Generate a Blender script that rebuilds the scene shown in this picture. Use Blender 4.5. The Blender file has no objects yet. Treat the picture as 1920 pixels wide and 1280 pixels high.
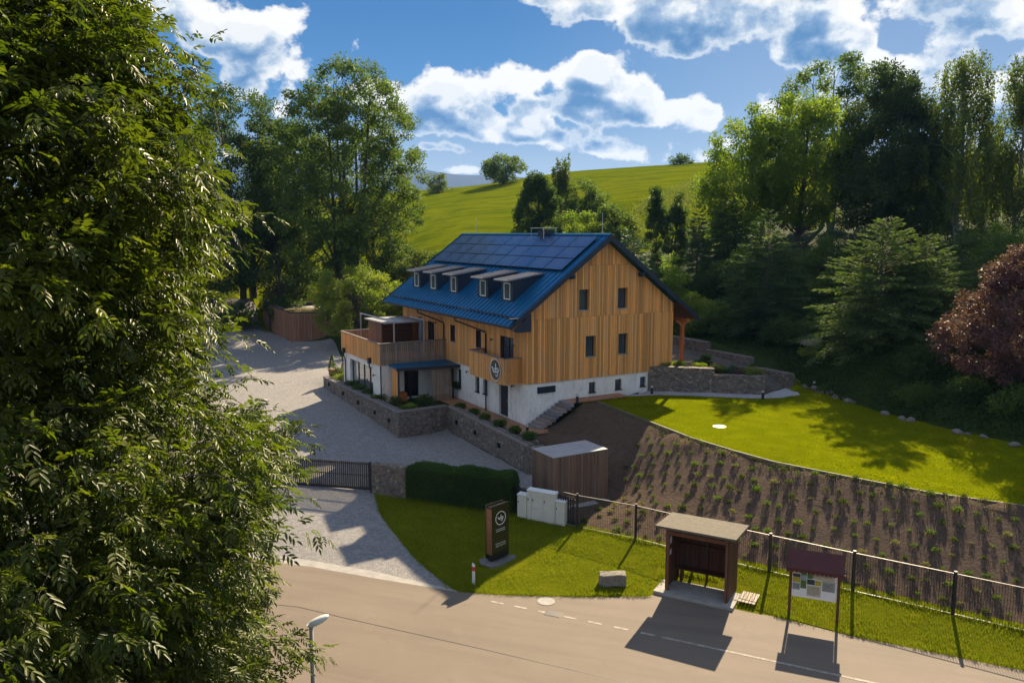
import bpy, math, random
import numpy as np
from mathutils import Vector, Matrix
from mathutils.geometry import delaunay_2d_cdt
R = math.radians
S = bpy.context.scene
COL = S.collection
random.seed(7)

# ------------------------------------------------------------------ camera
cam_d = bpy.data.cameras.new('camera'); cam = bpy.data.objects.new('camera', cam_d); COL.objects.link(cam)
cam.location = (0, 0, 14); cam.rotation_euler = (R(90 - 7.743), 0, 0)
cam_d.sensor_width = 36; cam_d.lens = 36 * 1493 / 1920; cam_d.clip_start = .1; cam_d.clip_end = 20000
S.camera = cam
S.view_settings.view_transform = 'Standard'; S.view_settings.look = 'None'
S.view_settings.exposure = 1.25; S.view_settings.gamma = 1

# ------------------------------------------------------------------ sun and sky
SUN_EL = 33.0; SUN_AZ = 23.0            # degrees right of +Y
sd = Vector((math.sin(R(SUN_AZ)) * math.cos(R(SUN_EL)), math.cos(R(SUN_AZ)) * math.cos(R(SUN_EL)), math.sin(R(SUN_EL))))
sl = bpy.data.lights.new('sun', 'SUN'); sl.energy = 5.0; sl.angle = R(.55); sl.color = (1, .82, .56)
so = bpy.data.objects.new('sun', sl); COL.objects.link(so); so.location = (20, 60, 60)
so.rotation_euler = (-sd).to_track_quat('-Z', 'Y').to_euler()

W = bpy.data.worlds.new('World'); S.world = W; W.use_nodes = True

class NT:
    """tiny node builder"""
    def __init__(s, tree): s.t = tree; s.n = tree.nodes; s.l = tree.links
    def add(s, kind, **kw):
        n = s.n.new(kind)
        for k, v in kw.items():
            if k.startswith('_'): setattr(n, k[1:], v)
        return n
    def put(s, sock, v):
        if v is None: return
        if isinstance(v, bpy.types.NodeSocket): s.l.new(v, sock)
        else:
            if hasattr(sock, 'default_value'):
                dv = sock.default_value
                try:
                    if hasattr(dv, '__len__') and not hasattr(v, '__len__'): v = [v] * len(dv)
                    if hasattr(dv, '__len__') and len(dv) == 4 and len(v) == 3: v = list(v) + [1]
                except TypeError: pass
                sock.default_value = v
    def math(s, op, a, b=None, c=None, clamp=False):
        n = s.n.new('ShaderNodeMath'); n.operation = op; n.use_clamp = clamp
        s.put(n.inputs[0], a); s.put(n.inputs[1], b); s.put(n.inputs[2], c); return n.outputs[0]
    def vmath(s, op, a, b=None, scale=None):
        n = s.n.new('ShaderNodeVectorMath'); n.operation = op
        s.put(n.inputs[0], a); s.put(n.inputs[1], b)
        if scale is not None: s.put(n.inputs['Scale'], scale)
        return n.outputs['Value'] if op in ('DOT_PRODUCT', 'LENGTH') else n.outputs[0]
    def mix(s, f, a, b, blend='MIX'):
        n = s.n.new('ShaderNodeMix'); n.data_type = 'RGBA'; n.blend_type = blend
        s.put(n.inputs[0], f); s.put(n.inputs[6], a); s.put(n.inputs[7], b); return n.outputs[2]
    def noise(s, vec, scale, detail=5, rough=.55, dist=0, out='Fac'):
        n = s.n.new('ShaderNodeTexNoise'); s.put(n.inputs['Vector'], vec)
        n.inputs['Scale'].default_value = scale; n.inputs['Detail'].default_value = detail
        n.inputs['Roughness'].default_value = rough; n.inputs['Distortion'].default_value = dist
        return n.outputs[out]
    def vor(s, vec, scale, feature='F1', out='Distance', rnd=1):
        n = s.n.new('ShaderNodeTexVoronoi'); n.feature = feature; s.put(n.inputs['Vector'], vec)
        n.inputs['Scale'].default_value = scale; n.inputs['Randomness'].default_value = rnd
        return n.outputs[out]
    def rng(s, v, a, b, c=0, d=1, smooth=False):
        n = s.n.new('ShaderNodeMapRange'); n.interpolation_type = 'SMOOTHSTEP' if smooth else 'LINEAR'
        s.put(n.inputs[0], v)
        for i, q in enumerate((a, b, c, d)): s.put(n.inputs[i + 1], q)
        return n.outputs[0]
    def ramp(s, v, stops):
        n = s.n.new('ShaderNodeValToRGB'); s.put(n.inputs[0], v); e = n.color_ramp.elements
        while len(e) < len(stops): e.new(.5)
        for q, (p, c) in zip(e, stops): q.position = p; q.color = (*c, 1)
        return n.outputs[0]
    def mapping(s, v, scale=(1, 1, 1), rot=(0, 0, 0), loc=(0, 0, 0)):
        n = s.n.new('ShaderNodeMapping'); s.put(n.inputs[0], v); n.inputs['Scale'].default_value = scale
        n.inputs['Rotation'].default_value = rot; n.inputs['Location'].default_value = loc
        return n.outputs[0]
    def bump(s, h, strength=.5, dist=.02, normal=None):
        n = s.n.new('ShaderNodeBump'); s.put(n.inputs['Height'], h)
        n.inputs['Strength'].default_value = strength; n.inputs['Distance'].default_value = dist
        if normal is not None: s.put(n.inputs['Normal'], normal)
        return n.outputs[0]

def build_world():
    t = NT(W.node_tree); W.node_tree.nodes.clear()
    sky = t.add('ShaderNodeTexSky', _sky_type='NISHITA', _sun_disc=False)
    sky.sun_elevation = R(SUN_EL); sky.sun_rotation = R(SUN_AZ); sky.altitude = 500
    sky.air_density = 1.25; sky.dust_density = .25; sky.ozone_density = 3.2
    D = t.add('ShaderNodeTexCoord').outputs['Generated']
    sep = t.add('ShaderNodeSeparateXYZ'); t.put(sep.inputs[0], D)
    x, y, z = sep.outputs
    # deepen the blue a little, cumulus from fractal noise shaped by directional blobs
    hsv = t.add('ShaderNodeHueSaturation'); t.put(hsv.inputs['Color'], sky.outputs[0]); hsv.inputs['Saturation'].default_value = 1.35
    g = bpy.data.node_groups.new('cloud_density', 'ShaderNodeTree')
    g.interface.new_socket('Vector', in_out='INPUT', socket_type='NodeSocketVector')
    g.interface.new_socket('Density', in_out='OUTPUT', socket_type='NodeSocketFloat')
    q = NT(g); gi = q.add('NodeGroupInput'); go = q.add('NodeGroupOutput'); V = gi.outputs[0]
    s2 = q.add('ShaderNodeSeparateXYZ'); q.put(s2.inputs[0], V)
    az = q.math('ARCTAN2', s2.outputs[0], s2.outputs[1]); el = q.math('ARCSINE', s2.outputs[2])
    # (azimuth, elevation, half width, half height, tilt, weight) in degrees
    blobs = [(-21.0, 12.6, 5.0, 2.2, -.25, 1), (-17.6, 9.9, .7, .5, 0, .7), (-27, 14.5, 3, 1.8, 0, 1), (-15.6, 8.2, .5, .7, 0, .6),
             (2.2, 10.6, 2.6, 1.3, .1, 1.0), (6.2, 10.3, 3.0, 1.6, -.1, 1.1), (7.0, 8.2, 4.8, 1.2, -.12, 1.0), (9.8, 7.9, 1.3, .6, -.2, .7), (-3.6, 7.9, 3.6, 1.7, -.1, 1.1), (1.0, 6.9, 4.2, 1.2, -.16, 1.0), (-5.4, 9.6, .9, 1.0, 0, .8), (6.5, 5.6, 4.8, .9, -.15, .9),
             (-7.4, 7.2, 1.8, 1.0, 0, .9), (7.0, 14.6, 4.2, 2.0, -.3, 1.0), (13, 13.6, 5.4, 2.3, -.2, 1.1), (19.5, 12.8, 5.0, 2.4, -.05, 1.1), (26, 13.4, 4.5, 1.8, .1, 1.1), (30, 12.6, 4.0, 1.5, 0, 1),
             (17.5, 8.0, 1.5, .9, 0, .8), (26.0, 9.0, 3.0, 1.5, 0, .9), (31.5, 6, 3, 2.5, 0, .9), (-3.7, 4.3, 1.2, .35, 0, .7), (-5.6, 5.9, 2.2, .4, 0, .6), (-2.6, 2.6, 1.6, .6, 0, .8), (9.3, 3.3, 2.0, .5, 0, .7), (14.6, 6.0, .5, .4, 0, .5)]
    acc = None
    for a, e, ra, re, tl, w in blobs:
        da = q.math('MULTIPLY', q.math('SUBTRACT', az, R(a)), 1 / R(ra * 1.3))
        de = q.math('SUBTRACT', el, R(e))
        de = q.math('MULTIPLY', q.math('SUBTRACT', de, q.math('MULTIPLY', q.math('SUBTRACT', az, R(a)), tl)), 1 / R(re * 1.28))
        de = q.math('MAXIMUM', q.math('MULTIPLY', de, -1.5), de)      # flatter bases
        r2 = q.math('ADD', q.math('MULTIPLY', da, da), q.math('MULTIPLY', de, de))
        v = q.math('MULTIPLY', q.math('SUBTRACT', 1.15, q.math('SQRT', r2)), w)
        acc = v if acc is None else q.math('SMOOTH_MAX', acc, v, .3)
    back = q.math('MULTIPLY', q.noise(V, 2.2, 3, .5), .9)           # other cumulus all round the sky
    front = q.math('GREATER_THAN', s2.outputs[1], .72)
    back = q.math('SUBTRACT', q.math('SUBTRACT', back, .43), front)
    acc = q.math('MAXIMUM', acc, q.math('MULTIPLY', back, 3.0))
    P = q.mapping(V, scale=(1, 1, 1.25))
    wob = q.vmath('ADD', P, q.vmath('SCALE', q.noise(P, 22, 3, .5, out='Color'), scale=.012))
    puff = q.vor(wob, 17, 'SMOOTH_F1'); puff2 = q.vor(wob, 44, 'SMOOTH_F1')
    n1 = q.noise(P, 12, 10, .55); n2 = q.noise(P, 60, 8, .6)
    d = q.math('ADD', acc, q.math('MULTIPLY', q.math('SUBTRACT', n1, .5), 3.4))
    d = q.math('ADD', d, q.math('MULTIPLY', q.math('SUBTRACT', .42, puff), 1.7))
    d = q.math('ADD', d, q.math('MULTIPLY', q.math('SUBTRACT', .42, puff2), .55))
    d = q.math('ADD', d, q.math('MULTIPLY', q.math('SUBTRACT', n2, .5), .95))
    q.put(go.inputs[0], d)
    def dens(vec):
        n = t.n.new('ShaderNodeGroup'); n.node_tree = g; t.put(n.inputs[0], vec); return n.outputs[0]
    d0 = dens(D)
    toward = t.vmath('NORMALIZE', t.vmath('ADD', D, (.012, 0, .030)))
    d1 = dens(toward)
    cov = t.rng(d0, -.02, .34, 0, 1, True)
    slope = t.math('SUBTRACT', d0, d1)                               # thinner towards the light: lit rim
    lit = t.rng(slope, -.25, 1.0, 0, 1)
    thin = t.rng(d0, .12, 1.0, 1, 0, True)
    li = t.math('ADD', t.math('MULTIPLY', lit, .62), t.math('MULTIPLY', thin, .55), clamp=True)
    ccol = t.ramp(li, [(.04, (.75, 1.75, 3.4)), (.22, (1.5, 2.5, 4.0)), (.40, (3.3, 4.1, 5.1)), (.54, (5.8, 6.1, 6.3)), (.68, (7.6, 7.4, 7.0))])
    away_fill = t.rng(y, -.15, -.6, 0, 1, True)
    ccol = t.mix(away_fill, ccol, (5.4, 5.7, 6.2, 1))  # unseen clouds behind the camera, kept bright as added fill light
    # pale veil low over the horizon
    veil = t.rng(z, 0.0, .16, .8, 0, True)
    right = t.rng(x, -.05, .35, 0, .42, True)
    veil = t.math('MAXIMUM', veil, t.math('MULTIPLY', right, t.rng(z, .05, .5, 1, 0, True)))
    base = t.mix(veil, t.mix(.93, hsv.outputs[0], t.ramp(z, [(0, (3.9, 4.3, 4.8)), (.07, (2.5, 3.3, 4.3)), (.15, (.62, 1.85, 3.9)), (.25, (.36, 1.35, 3.3)), (.6, (.28, .95, 2.7))])), (4.2, 4.6, 5.1, 1))
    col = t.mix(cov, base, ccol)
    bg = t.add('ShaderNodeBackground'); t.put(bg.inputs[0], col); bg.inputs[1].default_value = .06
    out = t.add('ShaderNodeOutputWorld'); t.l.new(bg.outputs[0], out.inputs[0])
build_world()
W.cycles.sampling_method = 'MANUAL'; W.cycles.sample_map_resolution = 256

# ------------------------------------------------------------------ helpers
def tag(o, label=None, cat=None, group=None, kind=None):
    if label: o['label'] = label
    if cat: o['category'] = cat
    if group: o['group'] = group
    if kind: o['kind'] = kind
    return o
def empty(name, label, cat, loc=(0, 0, 0), rz=0, group=None):
    o = bpy.data.objects.new(name, None); COL.objects.link(o); o.location = loc; o.rotation_euler = (0, 0, rz)
    o.empty_display_size = .3
    return tag(o, label, cat, group)
def link(name, me, mats=None, parent=None, smooth=False):
    o = bpy.data.objects.new(name, me); COL.objects.link(o)
    if mats:
        for m in (mats if isinstance(mats, (list, tuple)) else [mats]): me.materials.append(m)
    if parent: o.parent = parent
    if smooth: me.polygons.foreach_set('use_smooth', [True] * len(me.polygons))
    return o
def copy_tree(o, loc=None, rz=None, label=None, parent=None, scale=None):
    c = o.copy(); COL.objects.link(c); c.parent = parent
    for ch in [k for k in bpy.data.objects if k.parent == o]: copy_tree(ch, parent=c)
    if loc is not None: c.location = loc
    if rz is not None: c.rotation_euler = (0, 0, rz)
    if scale is not None: c.scale = (scale,) * 3 if not hasattr(scale, '__len__') else scale
    if label: c['label'] = label
    return c
class MB:
    def __init__(s): s.v = []; s.f = []; s.c = []; s.m = []
    def add(s, vs, fs, tone=None, mi=0):
        b = len(s.v); s.v += [tuple(p) for p in vs]
        for f in fs: s.f.append([b + i for i in f]); s.c.append(tone if tone is not None else 1.0); s.m.append(mi)
    def hexa(s, p, tone=None, mi=0):
        s.add(p, [(0, 3, 2, 1), (4, 5, 6, 7), (0, 1, 5, 4), (1, 2, 6, 5), (2, 3, 7, 6), (3, 0, 4, 7)], tone, mi)
    def box(s, x0, x1, y0, y1, z0, z1, tone=None, mi=0):
        s.hexa([(x0, y0, z0), (x1, y0, z0), (x1, y1, z0), (x0, y1, z0), (x0, y0, z1), (x1, y0, z1), (x1, y1, z1), (x0, y1, z1)], tone, mi)
    def prism(s, poly, z0, z1, tone=None, mi=0):
        n = len(poly)
        zz0 = z0 if hasattr(z0, '__len__') else [z0] * n; zz1 = z1 if hasattr(z1, '__len__') else [z1] * n
        vs = [(p[0], p[1], a) for p, a in zip(poly, zz0)] + [(p[0], p[1], a) for p, a in zip(poly, zz1)]
        fs = [tuple(range(n))[::-1], tuple(range(n, 2 * n))] + [(i, (i + 1) % n, n + (i + 1) % n, n + i) for i in range(n)]
        s.add(vs, fs, tone, mi)
    def extr(s, pts, d, tone=None, mi=0):
        """3d polygon extruded by vector d"""
        n = len(pts); vs = [tuple(p) for p in pts] + [(p[0] + d[0], p[1] + d[1], p[2] + d[2]) for p in pts]
        s.add(vs, [tuple(range(n))[::-1], tuple(range(n, 2 * n))] + [(i, (i + 1) % n, n + (i + 1) % n, n + i) for i in range(n)], tone, mi)
    def tube(s, pts, rad, n=8, tone=None, mi=0, cap=True):
        pts = [Vector(p) for p in pts]; k = len(pts); rs = rad if hasattr(rad, '__len__') else [rad] * k
        vs = []; up = None
        for i, p in enumerate(pts):
            d = (pts[min(i + 1, k - 1)] - pts[max(i - 1, 0)]).normalized()
            if up is None: up = Vector((0, 0, 1)) if abs(d.z) < .9 else Vector((1, 0, 0))
            a = d.cross(up).normalized(); b = a.cross(d); up = b
            for j in range(n):
                t = 2 * math.pi * j / n; vs.append(p + (a * math.cos(t) + b * math.sin(t)) * rs[i])
        fs = [(i * n + j, i * n + (j + 1) % n, (i + 1) * n + (j + 1) % n, (i + 1) * n + j) for i in range(k - 1) for j in range(n)]
        if cap: fs += [tuple(range(n))[::-1], tuple(range((k - 1) * n, k * n))]
        s.add(vs, fs, tone, mi)
    def lathe(s, prof, n=20, c=(0, 0, 0), tone=None, mi=0):
        vs = [(c[0] + r * math.cos(2 * math.pi * j / n), c[1] + r * math.sin(2 * math.pi * j / n), c[2] + z) for r, z in prof for j in range(n)]
        k = len(prof)
        fs = [(i * n + j, i * n + (j + 1) % n, (i + 1) * n + (j + 1) % n, (i + 1) * n + j) for i in range(k - 1) for j in range(n)]
        fs += [tuple(range(n))[::-1], tuple(range((k - 1) * n, k * n))]
        s.add(vs, fs, tone, mi)
    def build(s, name, mats, parent=None, smooth=False, bevel=0):
        me = bpy.data.meshes.new(name); me.from_pydata(s.v, [], s.f); me.validate()
        if len(me.polygons) == len(s.f):
            me.polygons.foreach_set('material_index', s.m)
            a = me.color_attributes.new('tone', 'FLOAT_COLOR', 'CORNER')
            buf = []
            for f, c in zip(s.f, s.c):
                c = (c, c, c, 1) if not hasattr(c, '__len__') else (*c, 1); buf += list(c) * len(f)
            a.data.foreach_set('color', buf)
        o = link(name, me, mats, parent, smooth)
        if bevel:
            b = o.modifiers.new('bevel', 'BEVEL'); b.width = bevel; b.segments = 2; b.limit_method = 'ANGLE'
        return o
def mesh_np(name, V, F, rnd=None):
    """fast mesh from numpy; F is Mx3 or Mx4"""
    me = bpy.data.meshes.new(name); V = np.asarray(V, np.float32); F = np.asarray(F, np.int32); k = F.shape[1]
    me.vertices.add(len(V)); me.vertices.foreach_set('co', V.ravel())
    me.loops.add(F.size); me.loops.foreach_set('vertex_index', F.ravel())
    me.polygons.add(len(F)); me.polygons.foreach_set('loop_start', np.arange(len(F), dtype=np.int32) * k)
    try: me.polygons.foreach_set('loop_total', np.full(len(F), k, np.int32))
    except Exception: pass
    if rnd is not None:
        a = me.attributes.new('rnd', 'FLOAT', 'POINT'); a.data.foreach_set('value', np.asarray(rnd, np.float32))
    me.update(calc_edges=True)
    return me

# ------------------------------------------------------------------ materials
MATS = {}
def base_mat(name):
    m = bpy.data.materials.new(name); m.use_nodes = True; t = NT(m.node_tree); t.n.clear()
    b = t.add('ShaderNodeBsdfPrincipled'); o = t.add('ShaderNodeOutputMaterial'); t.l.new(b.outputs[0], o.inputs[0])
    MATS[name] = m
    return m, t, b, o
def simple(name, c1, c2=None, scale=3, rough=.7, metal=0, bump=0, bscale=40, spec=.5, tone=False, stretch=(1, 1, 1), bd=.01, detail=6, coat=0):
    m, t, b, o = base_mat(name)
    co = t.add('ShaderNodeTexCoord').outputs['Object']; co = t.mapping(co, stretch)
    c2 = c2 or tuple(x * .75 for x in c1)
    n = t.noise(co, scale, detail, .6)
    col = t.mix(t.rng(n, .3, .7), c1, c2)
    if tone:
        a = t.add('ShaderNodeAttribute', _attribute_name='tone'); col = t.mix(1, col, a.outputs['Color'], 'MULTIPLY')
    t.put(b.inputs['Base Color'], col)
    t.put(b.inputs['Roughness'], t.rng(t.noise(co, scale * 3, 4), .2, .8, max(rough - .1, 0), min(rough + .1, 1)))
    b.inputs['Metallic'].default_value = metal; b.inputs['Specular IOR Level'].default_value = spec
    if coat: b.inputs['Coat Weight'].default_value = coat
    if bump: t.put(b.inputs['Normal'], t.bump(t.noise(co, bscale, 5), bump, bd))
    return m
def wood(name, c1, c2, grey=None, rough=.65):
    """weathered boards; tone attribute carries the difference between boards"""
    m, t, b, o = base_mat(name)
    co = t.add('ShaderNodeTexCoord').outputs['Object']
    g = t.noise(t.mapping(co, (14, 14, .8)), 3, 7, .6, 1.2)
    k = t.noise(t.mapping(co, (3, 3, .35)), 1.6, 4)
    col = t.mix(t.rng(g, .3, .72), c1, c2)
    kn = t.vor(t.mapping(co, (5, 5, 1.1)), 1.3)
    col = t.mix(t.rng(kn, .03, .09, .7, 0), col, tuple(x * .35 for x in c2))
    if grey: col = t.mix(t.rng(k, .45, .75, 0, .7), col, grey)
    a = t.add('ShaderNodeAttribute', _attribute_name='tone'); col = t.mix(1, col, a.outputs['Color'], 'MULTIPLY')
    t.put(b.inputs['Base Color'], col); b.inputs['Roughness'].default_value = rough
    b.inputs['Specular IOR Level'].default_value = .3
    t.put(b.inputs['Normal'], t.bump(g, .35, .006))
    return m
wood('larch', (.86, .42, .125), (.62, .25, .06), (.50, .33, .19))
wood('larch_grey', (.33, .24, .165), (.22, .15, .10), (.27, .25, .23))
wood('larch_red', (.36, .165, .085), (.25, .10, .05), (.28, .20, .15))
wood('dark_wood', (.15, .058, .03), (.075, .030, .018), (.11, .07, .045))
wood('shed_wood', (.24, .15, .095), (.15, .09, .06), (.22, .18, .15))
wood('post_wood', (.55, .17, .05), (.36, .10, .03))
simple('deck_board', (.42, .20, .10), (.30, .14, .07), scale=2, rough=.6, tone=True, bump=.2)
simple('grey_capping', (.22, .19, .17), (.15, .13, .12), scale=4, rough=.7, tone=True, bump=.2)
simple('dark_metal', (.035, .035, .04), (.025, .025, .03), rough=.45, metal=.3)
simple('roof_edge', (.02, .035, .06), (.015, .025, .045), rough=.5, metal=.2)
simple('dormer_sheen_metal', (.36, .35, .36), (.28, .28, .29), rough=.4, metal=.6)  # dark roof metal, its sun and sky sheen put in as grey
simple('light_metal', (.55, .55, .55), (.45, .45, .46), rough=.35, metal=.7)
simple('gate_slat', (.06, .05, .045), (.035, .03, .028), rough=.6, tone=True)
simple('rail_metal', (.30, .28, .26), (.24, .22, .2), rough=.5, metal=.3)
simple('white_plastic', (.80, .79, .76), (.70, .69, .66), scale=2, rough=.5)
simple('cream_box', (.72, .68, .58), (.63, .59, .50), scale=2.2, rough=.55, bump=.05)
simple('concrete', (.42, .39, .35), (.30, .28, .25), scale=2.5, rough=.85, bump=.3, bscale=60)
simple('dark_slab', (.20, .185, .165), (.13, .12, .11), scale=5, rough=.9, bump=.5, bscale=30)
simple('pale_stone', (.30, .26, .21), (.15, .13, .10), scale=5, rough=.9, bump=.9, bscale=9, bd=.06)
simple('stone_step', (.27, .235, .225), (.17, .15, .15), scale=6, rough=.85, bump=.5, bscale=20, tone=True)
simple('copper_side', (.33, .15, .08), (.24, .10, .05), rough=.35, metal=.4)
simple('black_panel', (.018, .017, .016), (.014, .013, .012), rough=.22, spec=.6)
simple('white_paint', (.82, .82, .80), (.75, .75, .73), rough=.6)
simple('red_paint', (.55, .05, .03), (.5, .04, .03), rough=.5)
simple('maroon_roof', (.10, .018, .016), (.07, .014, .012), rough=.6, bump=.2)
simple('felt_roof', (.165, .14, .105), (.11, .095, .07), scale=6, rough=.95, bump=.5, bscale=90)
simple('shed_roof_sheet', (.42, .415, .41), (.33, .33, .335), scale=1.5, rough=.55, bump=.15)
simple('terracotta', (.42, .20, .12), (.33, .15, .09), rough=.8)
simple('sedum', (.24, .15, .035), (.10, .11, .025), scale=2.2, rough=.95, bump=.9, bscale=14, bd=.06)
simple('curtain', (.55, .55, .55), (.45, .46, .48), rough=.9)
simple('bark', (.12, .095, .07), (.055, .045, .036), scale=5, rough=.95, bump=.9, bscale=18, bd=.03, stretch=(1, 1, .3))
simple('pale_bark', (.42, .40, .37), (.10, .09, .08), scale=4, rough=.85, bump=.4, stretch=(.6, .6, 2.5))
simple('marking', (.48, .43, .36), (.19, .15, .11), scale=5, rough=.8)
simple('blossom', (.62, .46, .44), (.5, .36, .36), rough=.8)
simple('parasol', (.16, .17, .20), (.12, .13, .16), rough=.9)

def m_glass():
    m, t, b, o = base_mat('glass')
    co = t.add('ShaderNodeTexCoord').outputs['Object']
    t.put(b.inputs['Base Color'], t.mix(t.noise(co, 1.3, 3), (.03, .05, .07), (.07, .10, .125)))
    b.inputs['Roughness'].default_value = .04; b.inputs['Specular IOR Level'].default_value = .9
    b.inputs['Coat Weight'].default_value = .6; b.inputs['Coat Roughness'].default_value = .03
    t.put(b.inputs['Normal'], t.bump(t.noise(co, .9, 2), .08, .05))
m_glass()
def m_mirror():
    m, t, b, o = base_mat('reflecting_glass')
    b.inputs['Base Color'].default_value = (.42, .47, .50, 1); b.inputs['Metallic'].default_value = .75; b.inputs['Roughness'].default_value = .03
    co = t.add('ShaderNodeTexCoord').outputs['Object']; t.put(b.inputs['Normal'], t.bump(t.noise(co, .7, 2), .06, .05))
m_mirror()
def m_plaster():
    m, t, b, o = base_mat('plaster')
    co = t.add('ShaderNodeTexCoord').outputs['Object']
    c = t.mix(t.rng(t.noise(co, .9, 6, .65), .35, .7), (.90, .87, .80), (.76, .72, .64))
    st = t.math('MULTIPLY', t.rng(t.noise(t.mapping(co, (1.4, 1.4, .35)), 2.4, 6, .7, .6), .52, .72), .65)
    c = t.mix(st, c, (.42, .38, .30)); c = t.mix(t.rng(t.noise(co, 9, 6, .7), .5, .75, 0, .35), c, (.45, .42, .37))
    t.put(b.inputs['Base Color'], c); b.inputs['Roughness'].default_value = .9
    t.put(b.inputs['Normal'], t.bump(t.noise(co, 7, 8, .65), .55, .05))
m_plaster()
def m_roof():
    m, t, b, o = base_mat('blue_roof')
    co = t.add('ShaderNodeTexCoord').outputs['Object']
    n = t.noise(t.mapping(co, (1, .5, 1)), .7, 5, .6)
    t.put(b.inputs['Base Color'], t.mix(t.rng(n, .3, .7), (.004, .125, .27), (.008, .165, .34)))
    a = t.noise(t.mapping(co, (.35, 3.0, .35)), 1.2, 5, .7)
    b.inputs['Metallic'].default_value = .55; b.inputs['Specular IOR Level'].default_value = .5
    t.put(b.inputs['Roughness'], t.rng(a, .3, .7, .28, .5))
    t.put(b.inputs['Normal'], t.bump(t.noise(t.mapping(co, (.6, 4, .6)), 1.1, 3), .12, .03))
m_roof()
def m_solar():
    m, t, b, o = base_mat('solar_glass')
    co = t.add('ShaderNodeTexCoord').outputs['Object']
    t.put(b.inputs['Base Color'], t.mix(t.noise(co, .7, 3), (.035, .085, .19), (.06, .10, .21)))
    t.put(b.inputs['Roughness'], t.rng(t.noise(co, .8, 4), .3, .7, .12, .26))
    b.inputs['Specular IOR Level'].default_value = .8; b.inputs['Metallic'].default_value = .15
m_solar()
def m_gabion():
    m, t, b, o = base_mat('gabion_stone')
    co = t.add('ShaderNodeTexCoord').outputs['Object']
    w = t.vmath('ADD', co, t.vmath('SCALE', t.noise(co, 6, 2, out='Color'), scale=.05))
    w = t.mapping(w, (1, 1, 1.25))
    cell = t.vor(w, 6.2, 'F1', 'Color'); edge = t.vor(w, 6.2, 'DISTANCE_TO_EDGE')
    sc = t.add('ShaderNodeSeparateColor'); t.put(sc.inputs[0], cell)
    c = t.ramp(sc.outputs[0], [(0, (.11, .10, .095)), (.3, (.22, .185, .15)), (.55, (.33, .255, .18)), (.8, (.21, .18, .16)), (1, (.46, .40, .32))])
    c = t.mix(t.math('MULTIPLY', sc.outputs[1], .35), c, (.27, .17, .11))
    c = t.mix(t.rng(t.noise(co, 22, 5), .4, .7, 0, .4), c, (.10, .10, .10))
    c = t.mix(t.rng(edge, 0, .035, .92, 0), c, (.02, .018, .016))
    t.put(b.inputs['Base Color'], c); b.inputs['Roughness'].default_value = .85
    h = t.math('ADD', t.rng(edge, 0, .13, 0, 1, True), t.math('MULTIPLY', t.noise(co, 18, 4), .25))
    t.put(b.inputs['Normal'], t.bump(h, .9, .07))
m_gabion()
def m_cobble():
    m, t, b, o = base_mat('cobbles')
    co = t.add('ShaderNodeTexCoord').outputs['Object']
    w = t.vmath('ADD', co, t.vmath('SCALE', t.noise(co, 1.1, 2, out='Color'), scale=.5))
    cell = t.vor(w, 8.5, 'F1', 'Color', .55); edge = t.vor(w, 8.5, 'DISTANCE_TO_EDGE', rnd=.55)
    sc = t.add('ShaderNodeSeparateColor'); t.put(sc.inputs[0], cell)
    c = t.ramp(sc.outputs[0], [(0, (.17, .163, .16)), (.5, (.225, .212, .205)), (1, (.29, .272, .26))])
    c = t.mix(t.rng(t.noise(co, .35, 5, .65), .38, .66, 0, .4), c, (.22, .205, .19))
    c = t.mix(t.rng(t.noise(co, 2.3, 5, .7), .5, .72, 0, .35), c, (.36, .31, .27))
    c = t.mix(t.rng(edge, 0, .05, .5, 0), c, (.12, .115, .11))
    t.put(b.inputs['Base Color'], c); b.inputs['Roughness'].default_value = .8
    t.put(b.inputs['Normal'], t.bump(t.rng(edge, 0, .2, 0, 1, True), .5, .015))
m_cobble()
def m_asphalt():
    m, t, b, o = base_mat('asphalt')
    co = t.add('ShaderNodeTexCoord').outputs['Object']
    al = t.mapping(co, rot=(0, 0, R(18)))
    c = t.mix(t.rng(t.noise(co, .25, 6, .65), .35, .68), (.185, .142, .102), (.155, .118, .086))
    c = t.mix(t.rng(t.noise(t.mapping(al, (.12, 1.4, 1)), 1.1, 5, .6), .46, .7, 0, .7), c, (.12, .092, .070))
    c = t.mix(t.rng(t.noise(co, 1.3, 7, .75, .8), .56, .74, 0, .45), c, (.105, .08, .06))
    c = t.mix(t.rng(t.noise(co, .7, 6, .7), .58, .7, 0, .3), c, (.23, .185, .14))
    c = t.mix(t.rng(t.noise(co, 55, 3, .8), .45, .8, 0, .55), c, (.27, .215, .165))
    c = t.mix(t.rng(t.noise(co, 30, 3, .8), .55, .8, 0, .5), c, (.075, .062, .05))
    ed = t.vor(t.vmath('ADD', co, t.vmath('SCALE', t.noise(co, .5, 4, .7, out='Color'), scale=3.5)), .10, 'DISTANCE_TO_EDGE')
    c = t.mix(t.rng(ed, .0003, .0012, .25, 0), c, (.08, .065, .05))
    t.put(b.inputs['Base Color'], c); b.inputs['Roughness'].default_value = .82
    t.put(b.inputs['Normal'], t.bump(t.noise(co, 60, 4, .7), .5, .01))
m_asphalt()
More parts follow.
